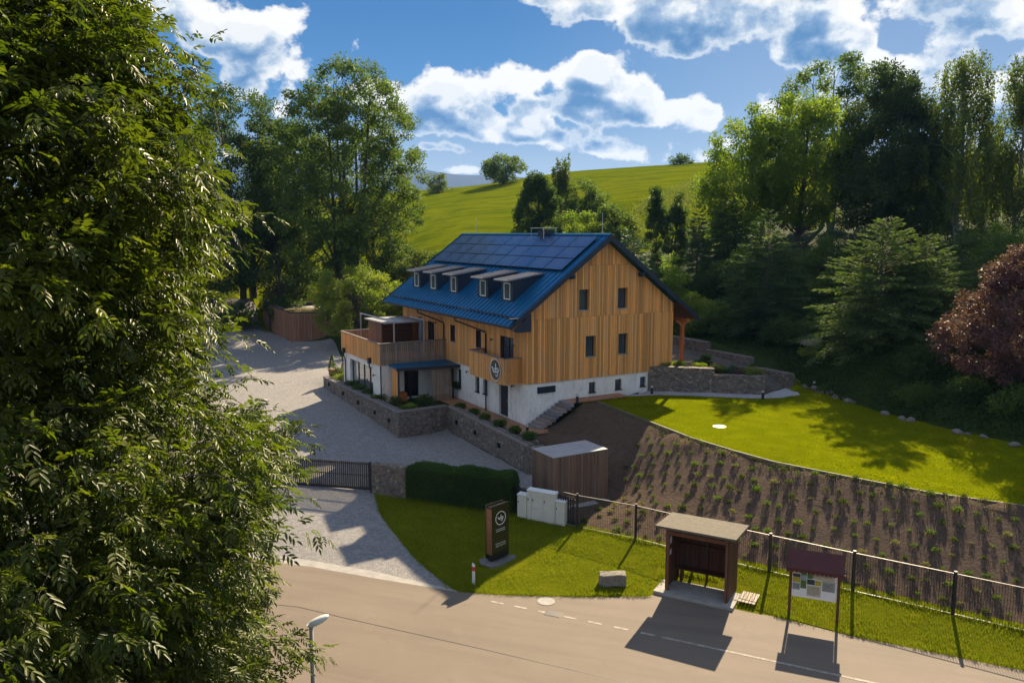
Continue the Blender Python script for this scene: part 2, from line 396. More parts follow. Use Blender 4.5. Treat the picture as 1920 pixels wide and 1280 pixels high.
def m_ground(name, cols, big=.12, mid=1.3, fine=26, bump=.8, bd=.05, rough=.95, streak=None):
    m, t, b, o = base_mat(name)
    co = t.add('ShaderNodeTexCoord').outputs['Object']
    c = t.mix(t.rng(t.noise(co, big, 5, .6), .36, .64), cols[0], cols[1])
    c = t.mix(t.rng(t.noise(co, mid, 6, .7), .42, .7, 0, .8), c, cols[2])
    c = t.mix(t.rng(t.noise(co, fine, 3, .8), .45, .75, 0, .6), c, cols[3])
    if streak:
        s = t.noise(t.mapping(co, streak, rot=(0, 0, R(-14))), 1, 5, .6); c = t.mix(t.rng(s, .46, .6, 0, .65), c, cols[4])
    t.put(b.inputs['Base Color'], c); b.inputs['Roughness'].default_value = rough; b.inputs['Specular IOR Level'].default_value = .0 if 'grass' in name else .1
    h = t.math('ADD', t.noise(co, mid * 2.5, 6, .7), t.math('MULTIPLY', t.noise(co, fine, 3, .8), .5))
    t.put(b.inputs['Normal'], t.bump(h, bump, bd))
m_ground('lawn_grass', [(.17, .205, .001), (.25, .245, .002), (.10, .14, .001), (.30, .27, .01)], .35, 1.1, 22, .9, .07)
m_ground('verge_grass', [(.13, .145, .005), (.165, .17, .006), (.09, .11, .004), (.19, .175, .018)], .5, 1.8, 22, .9, .08)
m_ground('field_grass', [(.125, .155, .003), (.16, .18, .004), (.085, .122, .003), (.17, .165, .02), (.055, .09, .003)], .03, .25, 3, .8, .25, streak=(.02, .3, 1))
m_ground('wild_ground', [(.032, .055, .010), (.048, .072, .012), (.022, .036, .008), (.06, .07, .02)], .2, 1.4, 14, 1, .12)
m_ground('soil', [(.115, .076, .052), (.15, .10, .07), (.075, .048, .034), (.21, .15, .11)], .5, 2.6, 15, 1, .14)
m_ground('gravel', [(.40, .39, .40), (.46, .45, .45), (.31, .31, .32), (.55, .53, .52)], .6, 3, 30, .9, .04)
m_ground('bed_soil', [(.12, .10, .08), (.17, .15, .12), (.07, .055, .04), (.28, .25, .22)], .6, 4, 14, 1, .1)
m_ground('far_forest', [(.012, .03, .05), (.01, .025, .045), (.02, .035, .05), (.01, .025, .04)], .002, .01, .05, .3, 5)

def leaf(name, c1, c2, c3=None, trans=.35, rough=.6, spec=.18):
    m, t, b, o = base_mat(name)
    a = t.add('ShaderNodeAttribute', _attribute_name='rnd').outputs['Fac']
    co = t.add('ShaderNodeTexCoord').outputs['Object']
    c = t.mix(a, c1, c2)
    if c3: c = t.mix(t.rng(t.noise(co, .55, 3), .42, .68, 0, .8), c, c3)
    t.put(b.inputs['Base Color'], c); b.inputs['Roughness'].default_value = rough; b.inputs['Specular IOR Level'].default_value = spec
    tr = t.add('ShaderNodeBsdfTranslucent'); t.put(tr.inputs[0], t.mix(1, c, (1.5, 1.75, .55, 1), 'MULTIPLY'))
    mx = t.add('ShaderNodeMixShader'); mx.inputs[0].default_value = trans
    t.l.new(b.outputs[0], mx.inputs[1]); t.l.new(tr.outputs[0], mx.inputs[2]); t.l.new(mx.outputs[0], o.inputs[0])
    m.cycles.use_transparent_shadow = False if hasattr(m, 'cycles') and hasattr(m.cycles, 'use_transparent_shadow') else False
leaf('ash_leaf', (.045, .070, .007), (.15, .165, .018), (.065, .085, .010), .42, .45, .38)
leaf('oak_leaf', (.065, .105, .026), (.125, .16, .04), (.075, .11, .03), .45)
leaf('maple_leaf', (.11, .17, .022), (.20, .24, .03), (.11, .16, .022), .48)
leaf('birch_leaf', (.08, .11, .03), (.14, .16, .04), (.09, .115, .035), .42)
leaf('lime_leaf', (.15, .20, .03), (.26, .27, .045), (.12, .17, .03), .4)
leaf('dark_leaf', (.05, .082, .026), (.09, .125, .036), (.045, .075, .026), .4)
leaf('needle', (.05, .08, .036), (.085, .12, .05), (.052, .082, .038), .28, .7, .08)
leaf('needle_pine', (.045, .07, .03), (.085, .115, .045), (.05, .078, .033), .32, .7, .08)
leaf('needle_light', (.07, .105, .042), (.14, .175, .062), (.06, .095, .04), .3, .7, .08)
leaf('needle_blue', (.06, .10, .07), (.11, .15, .10), (.07, .11, .07), .22)
leaf('plum_leaf', (.085, .034, .042), (.24, .125, .13), (.085, .032, .04), .22, .55, .3)
leaf('hedge_leaf', (.045, .09, .02), (.085, .145, .028), (.04, .08, .02), .25)
leaf('grass_blade', (.12, .15, .007), (.21, .21, .014), (.14, .155, .008), .42, .6, .08)
leaf('meadow_blade', (.11, .13, .03), (.19, .19, .07), (.13, .15, .035), .35, .6, .1)
leaf('lawn_blade', (.17, .19, .004), (.30, .285, .008), (.20, .20, .005), .42, .6, .05)
leaf('bank_leaf', (.05, .075, .02), (.11, .12, .035), (.065, .085, .03), .3)
leaf('white_petal', (.7, .68, .62), (.55, .5, .42), None, .3)
leaf('dry_grass', (.16, .14, .07), (.24, .21, .11), (.12, .13, .05), .3)
M = MATS

# ------------------------------------------------------------------ terrain heights
TH = math.atan(.571); HC = (.8605, 46.469)
AX = (-math.sin(TH), math.cos(TH)); BX = (math.cos(TH), math.sin(TH))
def hw(a, b): return (HC[0] + a * AX[0] + b * BX[0], HC[1] + a * AX[1] + b * BX[1])     # house frame to world
def seg(p, q, n=None, step=.3):
    n = n or max(2, int(math.dist(p[:2], q[:2]) / step)); return [tuple(p[i] + (q[i] - p[i]) * k / n for i in range(len(p))) for k in range(n)]
def pline(pts, step=.3):
    o = []
    for p, q in zip(pts, pts[1:]): o += seg(p, q, step=step)
    return o + [tuple(pts[-1])]
FOOT = [(-300, 100), (-46, 96), (-33, 95), (-25, 93), (-18, 92), (-10, 77), (0, 71), (6, 66), (10.5, 62.5), (14, 58), (18.5, 55.5), (19.6, 50), (21.2, 45.2), (23.2, 41.6), (25.4, 38.5), (30, 32.6), (46, 22.1), (300, 12)]
fx = [p[0] for p in FOOT]; fy = [p[1] for p in FOOT]
def N(x, y):
    x = np.asarray(x, float); y = np.asarray(y, float)
    y0 = np.interp(x, fx, fy); zf = np.interp(x, [-46, -26, -18, -8, 12, 19, 46], [2.1, 2.1, 2.8, 4.9, 5.2, 3.9, 3.9])
    m = np.interp(x, [-25, -12, 0, 15, 30], [.42, .36, .26, .26, .24]); s = y - y0
    zc = np.interp(x, [-300, -60, -20, -9, 6, 17, 36, 59, 120, 300], [20, 23, 26.2, 27.2, 29.6, 31, 32.3, 33.8, 36, 36])
    up = zf + m * np.clip(s, 0, 14); k = np.clip((s - 14) / np.maximum(225 - y0 - 14, 1), 0, 1)
    z = up + (zc - (zf + m * 14)) * (k ** .92)
    z = z - np.clip(y - 228, 0, None) * .06; z = np.where(y > 240, np.maximum(z, 9.5), z)
    lo = zf * np.clip((y - np.minimum(15, y0 - 10)) / np.maximum(y0 - np.minimum(15, y0 - 10), 1), 0, 1)
    return np.where(s > 0, z, lo)
GX0, GX1, GY0, GY1, GR = -46., 46., -10., 104., .4
nx = int(round((GX1 - GX0) / GR)) + 1; ny = int(round((GY1 - GY0) / GR)) + 1
gx = np.linspace(GX0, GX1, nx); gy = np.linspace(GY0, GY1, ny); GXX, GYY = np.meshgrid(gx, gy, indexing='ij')
Z = N(GXX, GYY); fix = np.zeros_like(Z, bool)
def inpoly(px, py, poly):
    px = np.asarray(px); py = np.asarray(py); ins = np.zeros(px.shape, bool); n = len(poly)
    for i in range(n):
        x1, y1 = poly[i][:2]; x2, y2 = poly[(i + 1) % n][:2]
        if y1 == y2: continue
        c = ((y1 > py) != (y2 > py)) & (px < (x2 - x1) * (py - y1) / (y2 - y1) + x1); ins ^= c
    return ins
def setl(pts):
    for p in pline(pts, .2):
        i = int(round((p[0] - GX0) / GR)); j = int(round((p[1] - GY0) / GR))
        if 0 <= i < nx and 0 <= j < ny: Z[i, j] = p[2]; fix[i, j] = True
def setp(poly, z):
    k = inpoly(GXX, GYY, poly); Z[k] = z; fix[k] = True
fix[0, :] = fix[-1, :] = fix[:, 0] = fix[:, -1] = True
k = GYY > np.interp(GXX, fx, fy) + 7; fix |= k
ROAD_FAR = [(-60, 48.5), (-22, 36.4), (-8.35, 32.1), (-5.67, 31.05), (-2.14, 29.78), (-.62, 29.5), (2.9, 29.3), (5.3, 29.38), (5.8, 29.75), (8.2, 28.45), (8.75, 28.1), (9.64, 27.75), (11.93, 26.3), (16.44, 24.1), (30, 18.2), (60, 4)]
ROAD_NEAR = [(60, -8), (30, 8), (16.4, 14.5), (5, 19.2), (-8, 23.2), (-22, 28), (-60, 40)]
ROAD = ROAD_FAR + ROAD_NEAR
setp([(x, y + .25) for x, y in ROAD_FAR] + ROAD_NEAR, 0)
k = GYY < 5; Z[k] = 0; fix |= k
setl([(-22, 42.6, .95), (-11, 40.5, .85), (-7.3, 39.75, .8), (-5.7, 39.3, .65), (0, 37.6, .42), (3.04, 35.75, .35), (13.2, 28.98, .35), (25, 21.1, .35), (45, 8, .4)])
gb = [hw(21.9, -5.8) + (1.78,), hw(14, -5.8) + (1.55,), hw(5.8, -5.8) + (1.28,), hw(6.4, -2.15) + (1.18,), hw(-3.8, -2.15) + (.95,)]
setl(gb); off = [hw(22.3, -6.2) + (1.78,), hw(14, -6.2) + (1.55,), hw(5.4, -6.2) + (1.28,), hw(6.0, -2.5) + (1.15,), hw(-3.8, -2.5) + (.95,)]; setl(off)
setp([hw(-2.6, -1.0), hw(7.4, -1.0), hw(6.9, -4.6), hw(21.5, -4.6), hw(21.5, 0), hw(20.2, 11), hw(.2, 11), hw(0, .2), hw(-1.1, .2)], 2.5)
setp([hw(-1.05, 2.6), hw(0, 2.6), hw(0, 9.3), hw(-1.05, 9.3)], 3.8)
LAWN_EDGE3 = [(4.75, 48.3, 3.82), (5.23, 47.7, 3.8), (6.4, 45.63, 3.7), (7.5, 43.77, 3.6), (9.43, 40.35, 3.42), (10.98, 38.42, 3.3), (12.45, 36.81, 3.2), (15.27, 34.47, 3.15), (17.84, 32.55, 3.1), (20.67, 30.95, 3.1), (27, 27.8, 3.1), (46, 17.2, 3.1)]
LAWN_EDGE = [p[:2] for p in LAWN_EDGE3]
LAWN = LAWN_EDGE + [(46, 22), (30, 32.5), (25.3, 38.4), (23.2, 41.5), (21.3, 45.5), (19.9, 50), (19.3, 54.3), (18.0, 51.4), (16.2, 50.0), (8.9, 51.05), hw(-.6, 6.6), hw(-1.1, 3.2)]
setl(LAWN_EDGE3); setl([(46, 22, 3.6), (30, 32.5, 3.6), (25.3, 38.4, 3.6), (23.2, 41.5, 3.65), (21.3, 45.5, 3.7), (19.9, 50, 3.8), (19.3, 54.3, 3.85)])
setl([(46, 20.4, 3.55), (30, 30.9, 3.5), (24, 38, 3.5)]); setp([hw(-.6, 6.6), (6.6, 48.4), (9.5, 49.0), (14.5, 48.1), (17.5, 48.1), (19.3, 50.6), (18.2, 51.45), (16.25, 50.25), (13, 50.75), (8.95, 51.4)], 3.8)
SHED = [(1.5, 38.55), (2.5, 36.8), (5.4, 38.5), (4.4, 40.3)]
setp(SHED, .62)
GAR = [(-33.5, 104), (-24.7, 88.5), (-19.2, 89.6), (-26, 104)]
setl([(-33.5, 104, 1.95), (-24.7, 88.3, 1.9), (-22.5, 88.5, 1.95), (-20.6, 89.0, 2.1), (-19.0, 89.4, 2.9), (-16, 86, 3.2), (-14, 80, 3.2)])
setl([(-18.6, 84.5, 2.0), (-15.6, 74, 2.0), (-15.0, 69.5, 1.95)])
setl([(-46, 60, 1.4), (-30, 60, 1.6), (-20, 62, 1.75)]); setl([(-28, 80, 1.8), (-22, 80, 1.8)])
setp([(-46, 62), (-20, 64), (-20, 84), (-46, 84)], 1.85)
setl([hw(-.4, 11.5) + (5.2,), hw(21, 11.5) + (5.2,)]); setl([hw(21, 0) + (2.6,), hw(21, 11.5) + (5.2,)])
G1 = [(8.8, 51.1), (16.1, 49.85)]; G2 = [(18.1, 51.3), (11.0, 63.6)]
setl([(10.0, 52.1, 5.2), (13.2, 51.5, 5.0), (15.3, 51.3, 4.75)]); setl([(10.4, 52.9, 5.2), (13.4, 52.3, 5.0), (15.4, 52.0, 4.7)])
setl([(16.9, 52.0, 4.6), (15.2, 55, 4.9), (12, 60.4, 5.2), (10.4, 62.8, 5.3)])
setl([(18.9, 52.3, 4.5), (16.9, 56, 5.5), (13.3, 62, 6.0)])
setl([(16.6, 50.3, 3.85), (17.9, 51.2, 3.85)]); setl([(16.5, 49.8, 3.85), (18, 50.6, 3.85)])
# smooth (Laplace) fill, coarse to fine
def relax(Z, fix, n):
    for _ in range(n):
        A = .25 * (np.roll(Z, 1, 0) + np.roll(Z, -1, 0) + np.roll(Z, 1, 1) + np.roll(Z, -1, 1)); Z = np.where(fix, Z, Z + 1.0 * (A - Z))
    return Z
for st in (8, 4, 2):
    Zc = Z[::st, ::st].copy(); fc = fix[::st, ::st].copy()
    for i in range(st):
        for j in range(st):
            zs = Z[i::st, j::st]; fs_ = fix[i::st, j::st]; a, b_ = min(zs.shape[0], Zc.shape[0]), min(zs.shape[1], Zc.shape[1])
            k = fs_[:a, :b_] & ~fc[:a, :b_]; Zc[:a, :b_][k] = zs[:a, :b_][k]; fc[:a, :b_] |= k
    Zc = relax(Zc, fc, 500)
    ii = np.clip(np.arange(nx) / st, 0, Zc.shape[0] - 1.001); jj = np.clip(np.arange(ny) / st, 0, Zc.shape[1] - 1.001)
    i0 = ii.astype(int); j0 = jj.astype(int); fi = (ii - i0)[:, None]; fj = (jj - j0)[None]
    U = (Zc[i0][:, j0] * (1 - fi) * (1 - fj) + Zc[i0 + 1][:, j0] * fi * (1 - fj) + Zc[i0][:, j0 + 1] * (1 - fi) * fj + Zc[i0 + 1][:, j0 + 1] * fi * fj)
    Z = np.where(fix, Z, U)
Z = relax(Z, fix, 250)
def Hh(x, y):
    x = np.asarray(x, float); y = np.asarray(y, float)
    ii = np.clip((x - GX0) / GR, 0, nx - 1.001); jj = np.clip((y - GY0) / GR, 0, ny - 1.001)
    i0 = ii.astype(int); j0 = jj.astype(int); fi = ii - i0; fj = jj - j0
    U = Z[i0, j0] * (1 - fi) * (1 - fj) + Z[i0 + 1, j0] * fi * (1 - fj) + Z[i0, j0 + 1] * (1 - fi) * fj + Z[i0 + 1, j0 + 1] * fi * fj
    ins = (x > GX0) & (x < GX1) & (y > GY0) & (y < GY1)
    return np.where(ins, U, N(x, y))
def h(x, y): return float(Hh(x, y))

# ------------------------------------------------------------------ regions of the ground, one shared triangulation
DRIVE_R = [(-2.14, 29.78), (-3.05, 30.95), (-4.12, 32.6), (-5.39, 35.07), (-6.44, 37.3), (-7.1, 39.6)]
COURT = [(-46, 44.2), (-22, 36.9), (-8.35, 32.62), (-5.67, 31.6)] + DRIVE_R + [(-5.7, 39.5), (0, 37.8), (1.5, 37.4), (1.4, 39.5), hw(-3.75, -1.6), hw(-3.8, -2.2), hw(6.35, -2.2), hw(5.85, -5.75), hw(22.0, -5.75), (-15.3, 69.5), (-15.9, 74), (-18.8, 84.5), (-20.4, 88.4), (-24.6, 88.7), (-33.5, 103.5), (-46, 103)]
STRIP = [(-60, 48.5), (-22, 36.4), (-8.35, 32.1), (-5.67, 31.05), (-2.14, 29.78), (-2.3, 30.0), (-5.67, 31.6), (-8.35, 32.62), (-22, 36.9), (-60, 49.1)]
VERGE = [(-2.14, 29.78)] + ROAD_FAR[5:] + [(60, 6), (45, 8.3), (25, 21.5), (13.2, 29.4), (3.4, 35.95), (0, 37.8), (-5.7, 39.5), (-7.1, 39.6)] + DRIVE_R[::-1][1:-1]
BANK = [(3.4, 35.95), (13.2, 29.4), (25, 21.5), (45, 8.3), (46, 15.5)] + LAWN_EDGE[::-1][1:] + [hw(-1.1, 3.2), hw(-1.1, .2), hw(-2.6, -1.6), hw(-3.75, -1.6), (1.4, 39.5), (1.5, 37.4)]
PATH = [hw(-.6, 6.6), (6.6, 49.2), (9.5, 49.75), (14.5, 48.75), (16.6, 48.75), (18.3, 49.7), (18.5, 50.6), (18.0, 51.4), (16.2, 50.0), (8.9, 51.05)]
BED = [(9.3, 51.3), (16.2, 50.1), (17.9, 51.4), (11.4, 62.9), (9.6, 60), hw(0, 11.2), hw(0, 9.3)]
FIELD = [(-75, 128), (-14, 84), (0, 84), (12, 88), (24, 104), (60, 128), (110, 140), (140, 226), (-75, 226)]
regions = [('road', ROAD, 'asphalt'), ('concrete_strip', STRIP, 'concrete'), ('cobbled_drive', COURT, 'cobbles'), ('gravel_path', PATH, 'gravel'), ('lawn', LAWN, 'lawn_grass'),
           ('soil_bank', BANK, 'soil'), ('planting_bed', BED, 'bed_soil'), ('grass_verge', VERGE, 'verge_grass'), ('hill_field', FIELD, 'field_grass')]
def build_ground():
    pts = []; edges = []
    rs = np.random.RandomState(3)
    def grid(x0, x1, y0, y1, st, jit=.25, skip=None):
        X, Y = np.meshgrid(np.arange(x0, x1, st), np.arange(y0, y1, st)); X = X.ravel(); Y = Y.ravel()
        X = X + rs.uniform(-jit, jit, X.shape) * st; Y = Y + rs.uniform(-jit, jit, Y.shape) * st
        k = np.ones(X.shape, bool) if skip is None else ~((X > skip[0]) & (X < skip[1]) & (Y > skip[2]) & (Y < skip[3]))
        return [(a, b) for a, b in zip(X[k], Y[k])]
    pts += grid(-26, 26, 22, 66, .62)
    pts += grid(-44, 44, -8, 102, 1.5, skip=(-26.5, 26.5, 21.5, 66.5))
    pts += grid(-140, 170, -40, 250, 6, skip=(-45, 45, -9, 103))
    pts += grid(-7000, 7000, -300, 7000, 500, skip=(-145, 175, -45, 260))
    pts += [(x, y) for x in (-7000, 7000) for y in (-300, 7000)]
    pts += [(x, y) for x in np.arange(-144, 172, 12) for y in (-44, 254, 300, 400)]
    pts += [(x, y) for x in np.arange(-44, 30, 3) for y in (222, 225, 228, 231)] + [(x, y) for x in np.arange(30, 140, 5) for y in (222, 225, 228, 232)]
    for nm, poly, _ in regions:
        far = nm == 'hill_field'
        ring = []
        for p, q in zip(poly, poly[1:] + poly[:1]): ring += seg(p, q, step=6 if far else .7)
        b = len(pts); pts += ring; n = len(ring)
        edges += [(b + i, b + (i + 1) % n) for i in range(n)]
    vs, es, fs, *_ = delaunay_2d_cdt([Vector(p) for p in pts], edges, [], 0, 1e-4)
    P = np.array([(v.x, v.y) for v in vs]); F = np.array([f for f in fs if len(f) == 3])
    C = P[F].mean(1); lab = np.full(len(F), -1)
    for i, (nm, poly, _) in enumerate(regions):
        k = inpoly(C[:, 0], C[:, 1], poly) & (lab < 0); lab[k] = i
    Zv = Hh(P[:, 0], P[:, 1])
    # small relief on the bank and rough ground
    nb = (np.sin(P[:, 0] * 3.1 + P[:, 1] * 1.7) * np.sin(P[:, 1] * 2.9 - P[:, 0] * 1.3)) * .05 + rs.uniform(-.035, .035, len(P))
    onb = np.zeros(len(P), bool); onb[np.unique(F[lab == 5])] = True
    oth = np.zeros(len(P), bool); oth[np.unique(F[(lab != 5) & (lab != -1)])] = True
    Zv = Zv + np.where(onb & ~oth, nb, 0)
    Zv = Zv + np.where(~onb & ~oth & (np.abs(P[:, 0]) < 60) & (P[:, 1] > 40), nb * 1.5, 0)
    names = [('ground', 'wild_ground')] + [(r[0], r[2]) for r in regions]
    for i in range(-1, len(regions)):
        Fi = F[lab == i]
        if not len(Fi): continue
        u, inv = np.unique(Fi, return_inverse=True)
        V = np.column_stack([P[u], Zv[u]]); nm, mt = names[i + 1]
        T = inv.reshape(-1, 3)
        a, b_, c = V[T[:, 0]], V[T[:, 1]], V[T[:, 2]]; nz = np.cross(b_ - a, c - a)[:, 2]; T[nz < 0] = T[nz < 0][:, ::-1]
        o = link(nm, mesh_np(nm, V, T), M[mt], smooth=nm not in ('road',)); tag(o, kind='structure')
build_ground()
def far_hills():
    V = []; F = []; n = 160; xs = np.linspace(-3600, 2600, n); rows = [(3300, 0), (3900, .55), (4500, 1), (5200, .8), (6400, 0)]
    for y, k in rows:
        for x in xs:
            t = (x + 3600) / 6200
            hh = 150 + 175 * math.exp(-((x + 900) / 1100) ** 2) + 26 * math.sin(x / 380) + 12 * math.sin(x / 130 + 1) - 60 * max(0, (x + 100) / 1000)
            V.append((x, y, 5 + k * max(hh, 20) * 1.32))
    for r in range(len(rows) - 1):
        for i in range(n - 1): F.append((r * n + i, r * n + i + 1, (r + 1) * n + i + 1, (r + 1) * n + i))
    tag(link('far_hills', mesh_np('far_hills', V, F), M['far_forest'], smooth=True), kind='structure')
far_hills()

def road_marks():
    mk = MB(); mk2 = MB()
    line = [(-.9, 29.0), (1.9, 27.75), (5.0, 26.35), (11.4, 23.35), (20, 19.3), (30, 14.6)]
    def at(s):
        for p, q in zip(line, line[1:]):
            L = math.dist(p, q)
            if s <= L: return (p[0] + (q[0] - p[0]) * s / L, p[1] + (q[1] - p[1]) * s / L, math.atan2(q[1] - p[1], q[0] - p[0]))
            s -= L
    def dash(s0, s1, w=.055):
        k = max(1, int((s1 - s0) / .5))
        for i in range(k):
            a = at(s0 + (s1 - s0) * i / k); b = at(s0 + (s1 - s0) * (i + 1) / k)
            n = (-math.sin(a[2]) * w, math.cos(a[2]) * w)
            mk.prism([(a[0] - n[0], a[1] - n[1]), (b[0] - n[0], b[1] - n[1]), (b[0] + n[0], b[1] + n[1]), (a[0] + n[0], a[1] + n[1])], .001, .007)
    sm = [(-10, 28.9), (-8.1, 28.5), (-6.2, 27.65), (-4.0, 26.7), (-1.3, 25.55), (4, 23.2), (12, 19.5), (24, 13)]
    for a, b in zip(sm, sm[1:]):
        L = math.dist(a, b); n = ((a[1] - b[1]) / L * .014, (b[0] - a[0]) / L * .014); mk2.prism([(a[0] - n[0], a[1] - n[1]), (b[0] - n[0], b[1] - n[1]), (b[0] + n[0], b[1] + n[1]), (a[0] + n[0], a[1] + n[1])], .0005, .004)
    tag(mk2.build('road_seam', M['dark_metal']), kind='structure')
    s = .1
    while s < 6.3: dash(s, s + .52, .06); s += .98
    dash(6.75, 30)
    tag(mk.build('road_marking', M['marking']), kind='structure')
    m = MB(); m.lathe([(.30, .002), (.34, .012), (.34, .016), (.0, .02)], 28, (1.31, 28.95, 0)); tag(m.build('manhole_cover', M['concrete']), 'pale round manhole cover in the asphalt by the grass edge', 'manhole cover')
    e = empty('drain_grate', 'dark slotted drain grate set in the dashed road line', 'drain', (1.52, 27.95, 0), R(-24))
    m = MB(); m.box(-.32, .32, -.2, .2, .002, .008); m.build('frame', M['rail_metal'], e)
    m = MB()
    for i in range(9): x = -.28 + i * .07; m.box(x - .023, x + .023, -.18, .18, .008, .02)
    m.build('bars', M['dark_metal'], e)
    m = MB(); m.lathe([(.30, 0), (.36, .03), (.36, .05), (.0, .07)], 28, (11.33, 42.47, h(11.33, 42.47) - .02)); tag(m.build('lawn_manhole', M['white_plastic']), 'white round cover lying in the sunlit lawn', 'manhole cover')
road_marks()

# ------------------------------------------------------------------ the house (local x = across the gable, local y = along the ridge, z = height)
rnd = random.Random(11)
def tonev(lo=.72, hi=1.25, warm=.08):
    k = rnd.uniform(lo, hi); w = rnd.uniform(-warm, warm); return (k * (1 + w), k, k * (1 - w))
def boards(mb, L0, L1, zlo, zhi, place, holes=(), w=.16, gap=.022, th=.03, joints=(), lo=.72, hi=1.25, warm=.08):
    """vertical boards; place(u, d, z) -> point; zlo, zhi are functions or numbers; holes (u0,u1,z0,z1)"""
    zl = zlo if callable(zlo) else (lambda u: zlo); zh = zhi if callable(zhi) else (lambda u: zhi)
    cuts = sorted(set([L0, L1] + [q for hh in holes for q in hh[:2] if L0 < q < L1])); us = []
    for a, b in zip(cuts, cuts[1:]):
        n = max(1, round((b - a) / w)); us += [(a + (b - a) * i / n, a + (b - a) * (i + 1) / n) for i in range(n)]
    for a, b in us:
        m = (a + b) / 2; spans = [(None, None)]
        zs = [(-1e9, 1e9)]
        for u0, u1, z0, z1 in holes:
            if u0 - 1e-6 < m < u1 + 1e-6:
                nz = []
                for q0, q1 in zs:
                    if q0 < z0: nz.append((q0, min(q1, z0)))
                    if q1 > z1: nz.append((max(q0, z1), q1))
                zs = nz
        for j in joints:
            nz = []
            for q0, q1 in zs:
                if q0 < j < q1: nz += [(q0, j - .006), (j + .006, q1)]
                else: nz.append((q0, q1))
            zs = nz
        d = rnd.uniform(-.006, .006) + th
        aa, bb = a + gap / 2, b - gap / 2
        for q0, q1 in zs:
            za0, zb0 = max(q0, zl(aa)), max(q0, zl(bb)); za1, zb1 = min(q1, zh(aa)), min(q1, zh(bb))
            if min(za1, zb1) - max(za0, zb0) < .03: continue
            mb.hexa([place(aa, 0, za0), place(bb, 0, zb0), place(bb, d, zb0), place(aa, d, za0), place(aa, 0, za1), place(bb, 0, zb1), place(bb, d, zb1), place(aa, d, za1)], tonev(lo, hi, warm))
def wall_holes(mb, u0, u1, z0, z1, place, holes, th):
    """solid wall from u0..u1 with rectangular holes, depth 0..-th behind the face"""
    us = sorted(set([u0, u1] + [q for hh in holes for q in hh[:2]]))
    for a, b in zip(us, us[1:]):
        m = (a + b) / 2; hs = sorted([(hh[2], hh[3]) for hh in holes if hh[0] < m < hh[1]]); z = z0
        for p, q in hs + [(z1, z1)]:
            if p > z: mb.hexa([place(a, 0, z), place(b, 0, z), place(b, -th, z), place(a, -th, z), place(a, 0, p), place(b, 0, p), place(b, -th, p), place(a, -th, p)])
            z = q
def P_gable(u, d, z): return (u, -d, z)           # outwards is -y
def P_side(u, d, z): return (-d, u, z)            # outwards is -x, u along y
def P_annex_side(u, d, z): return (-4.9 - d, u, z)
def P_annex_front(u, d, z): return (u, 11.3 - d, z)

def window(parent, place, u0, u1, z0, z1, depth=.16, fm='dark_metal', mull=(), sill=True, name='window', lining=None, curtain=0, label=None, gm='glass'):
    f = MB(); w = .055
    def bx(a, b, c, d_, d0, d1, mb=f): mb.hexa([place(a, d0, c), place(b, d0, c), place(b, d1, c), place(a, d1, c), place(a, d0, d_), place(b, d0, d_), place(b, d1, d_), place(a, d1, d_)])
    bx(u0, u0 + w, z0, z1, -depth - .06, -depth + .02); bx(u1 - w, u1, z0, z1, -depth - .06, -depth + .02)
    bx(u0 + w, u1 - w, z0, z0 + w, -depth - .06, -depth + .02); bx(u0 + w, u1 - w, z1 - w, z1, -depth - .06, -depth + .02)
    for m in mull: bx(m - .03, m + .03, z0 + w, z1 - w, -depth - .06, -depth + .022)
    fr = f.build(name, M[fm], parent)
    if label: fr['label'] = label
    g = MB(); bx(u0 + w, u1 - w, z0 + w, z1 - w, -depth - .04, -depth - .03, g); g.build('pane', M[gm], fr)
    if lining:
        l = MB(); t = .02
        bx(u0 - .002, u0 + t, z0, z1, -depth + .021, .034, l); bx(u1 - t, u1 + .002, z0, z1, -depth + .021, .034, l); bx(u0 + t, u1 - t, z1 - t, z1 + .002, -depth + .021, .034, l)
        l.build('reveal', M[lining], fr)
    if sill:
        s = MB(); bx(u0 - .03, u1 + .03, z0 - .035, z0 + .012, -depth + .022, .075, s); s.build('sill', M['light_metal' if lining else 'dark_metal'], fr)
    return fr
HX = 11.15; HL = 19.2; RIDGE_X = 5.65; RZ = 13.86; SL = .738       # roof surface height at the ridge, slope
def rz(x): return RZ - SL * abs(x - RIDGE_X)
def wall_lamp(parent, p, n):
    m = MB(); p = Vector(p); n = Vector(n)
    m.tube([p, p + n * .16], .022, 6); m.tube([p + n * .16 + Vector((0, 0, .05)), p + n * .16 - Vector((0, 0, .09))], .05, 8)
    m.build('wall_lamp', M['dark_metal'], parent)

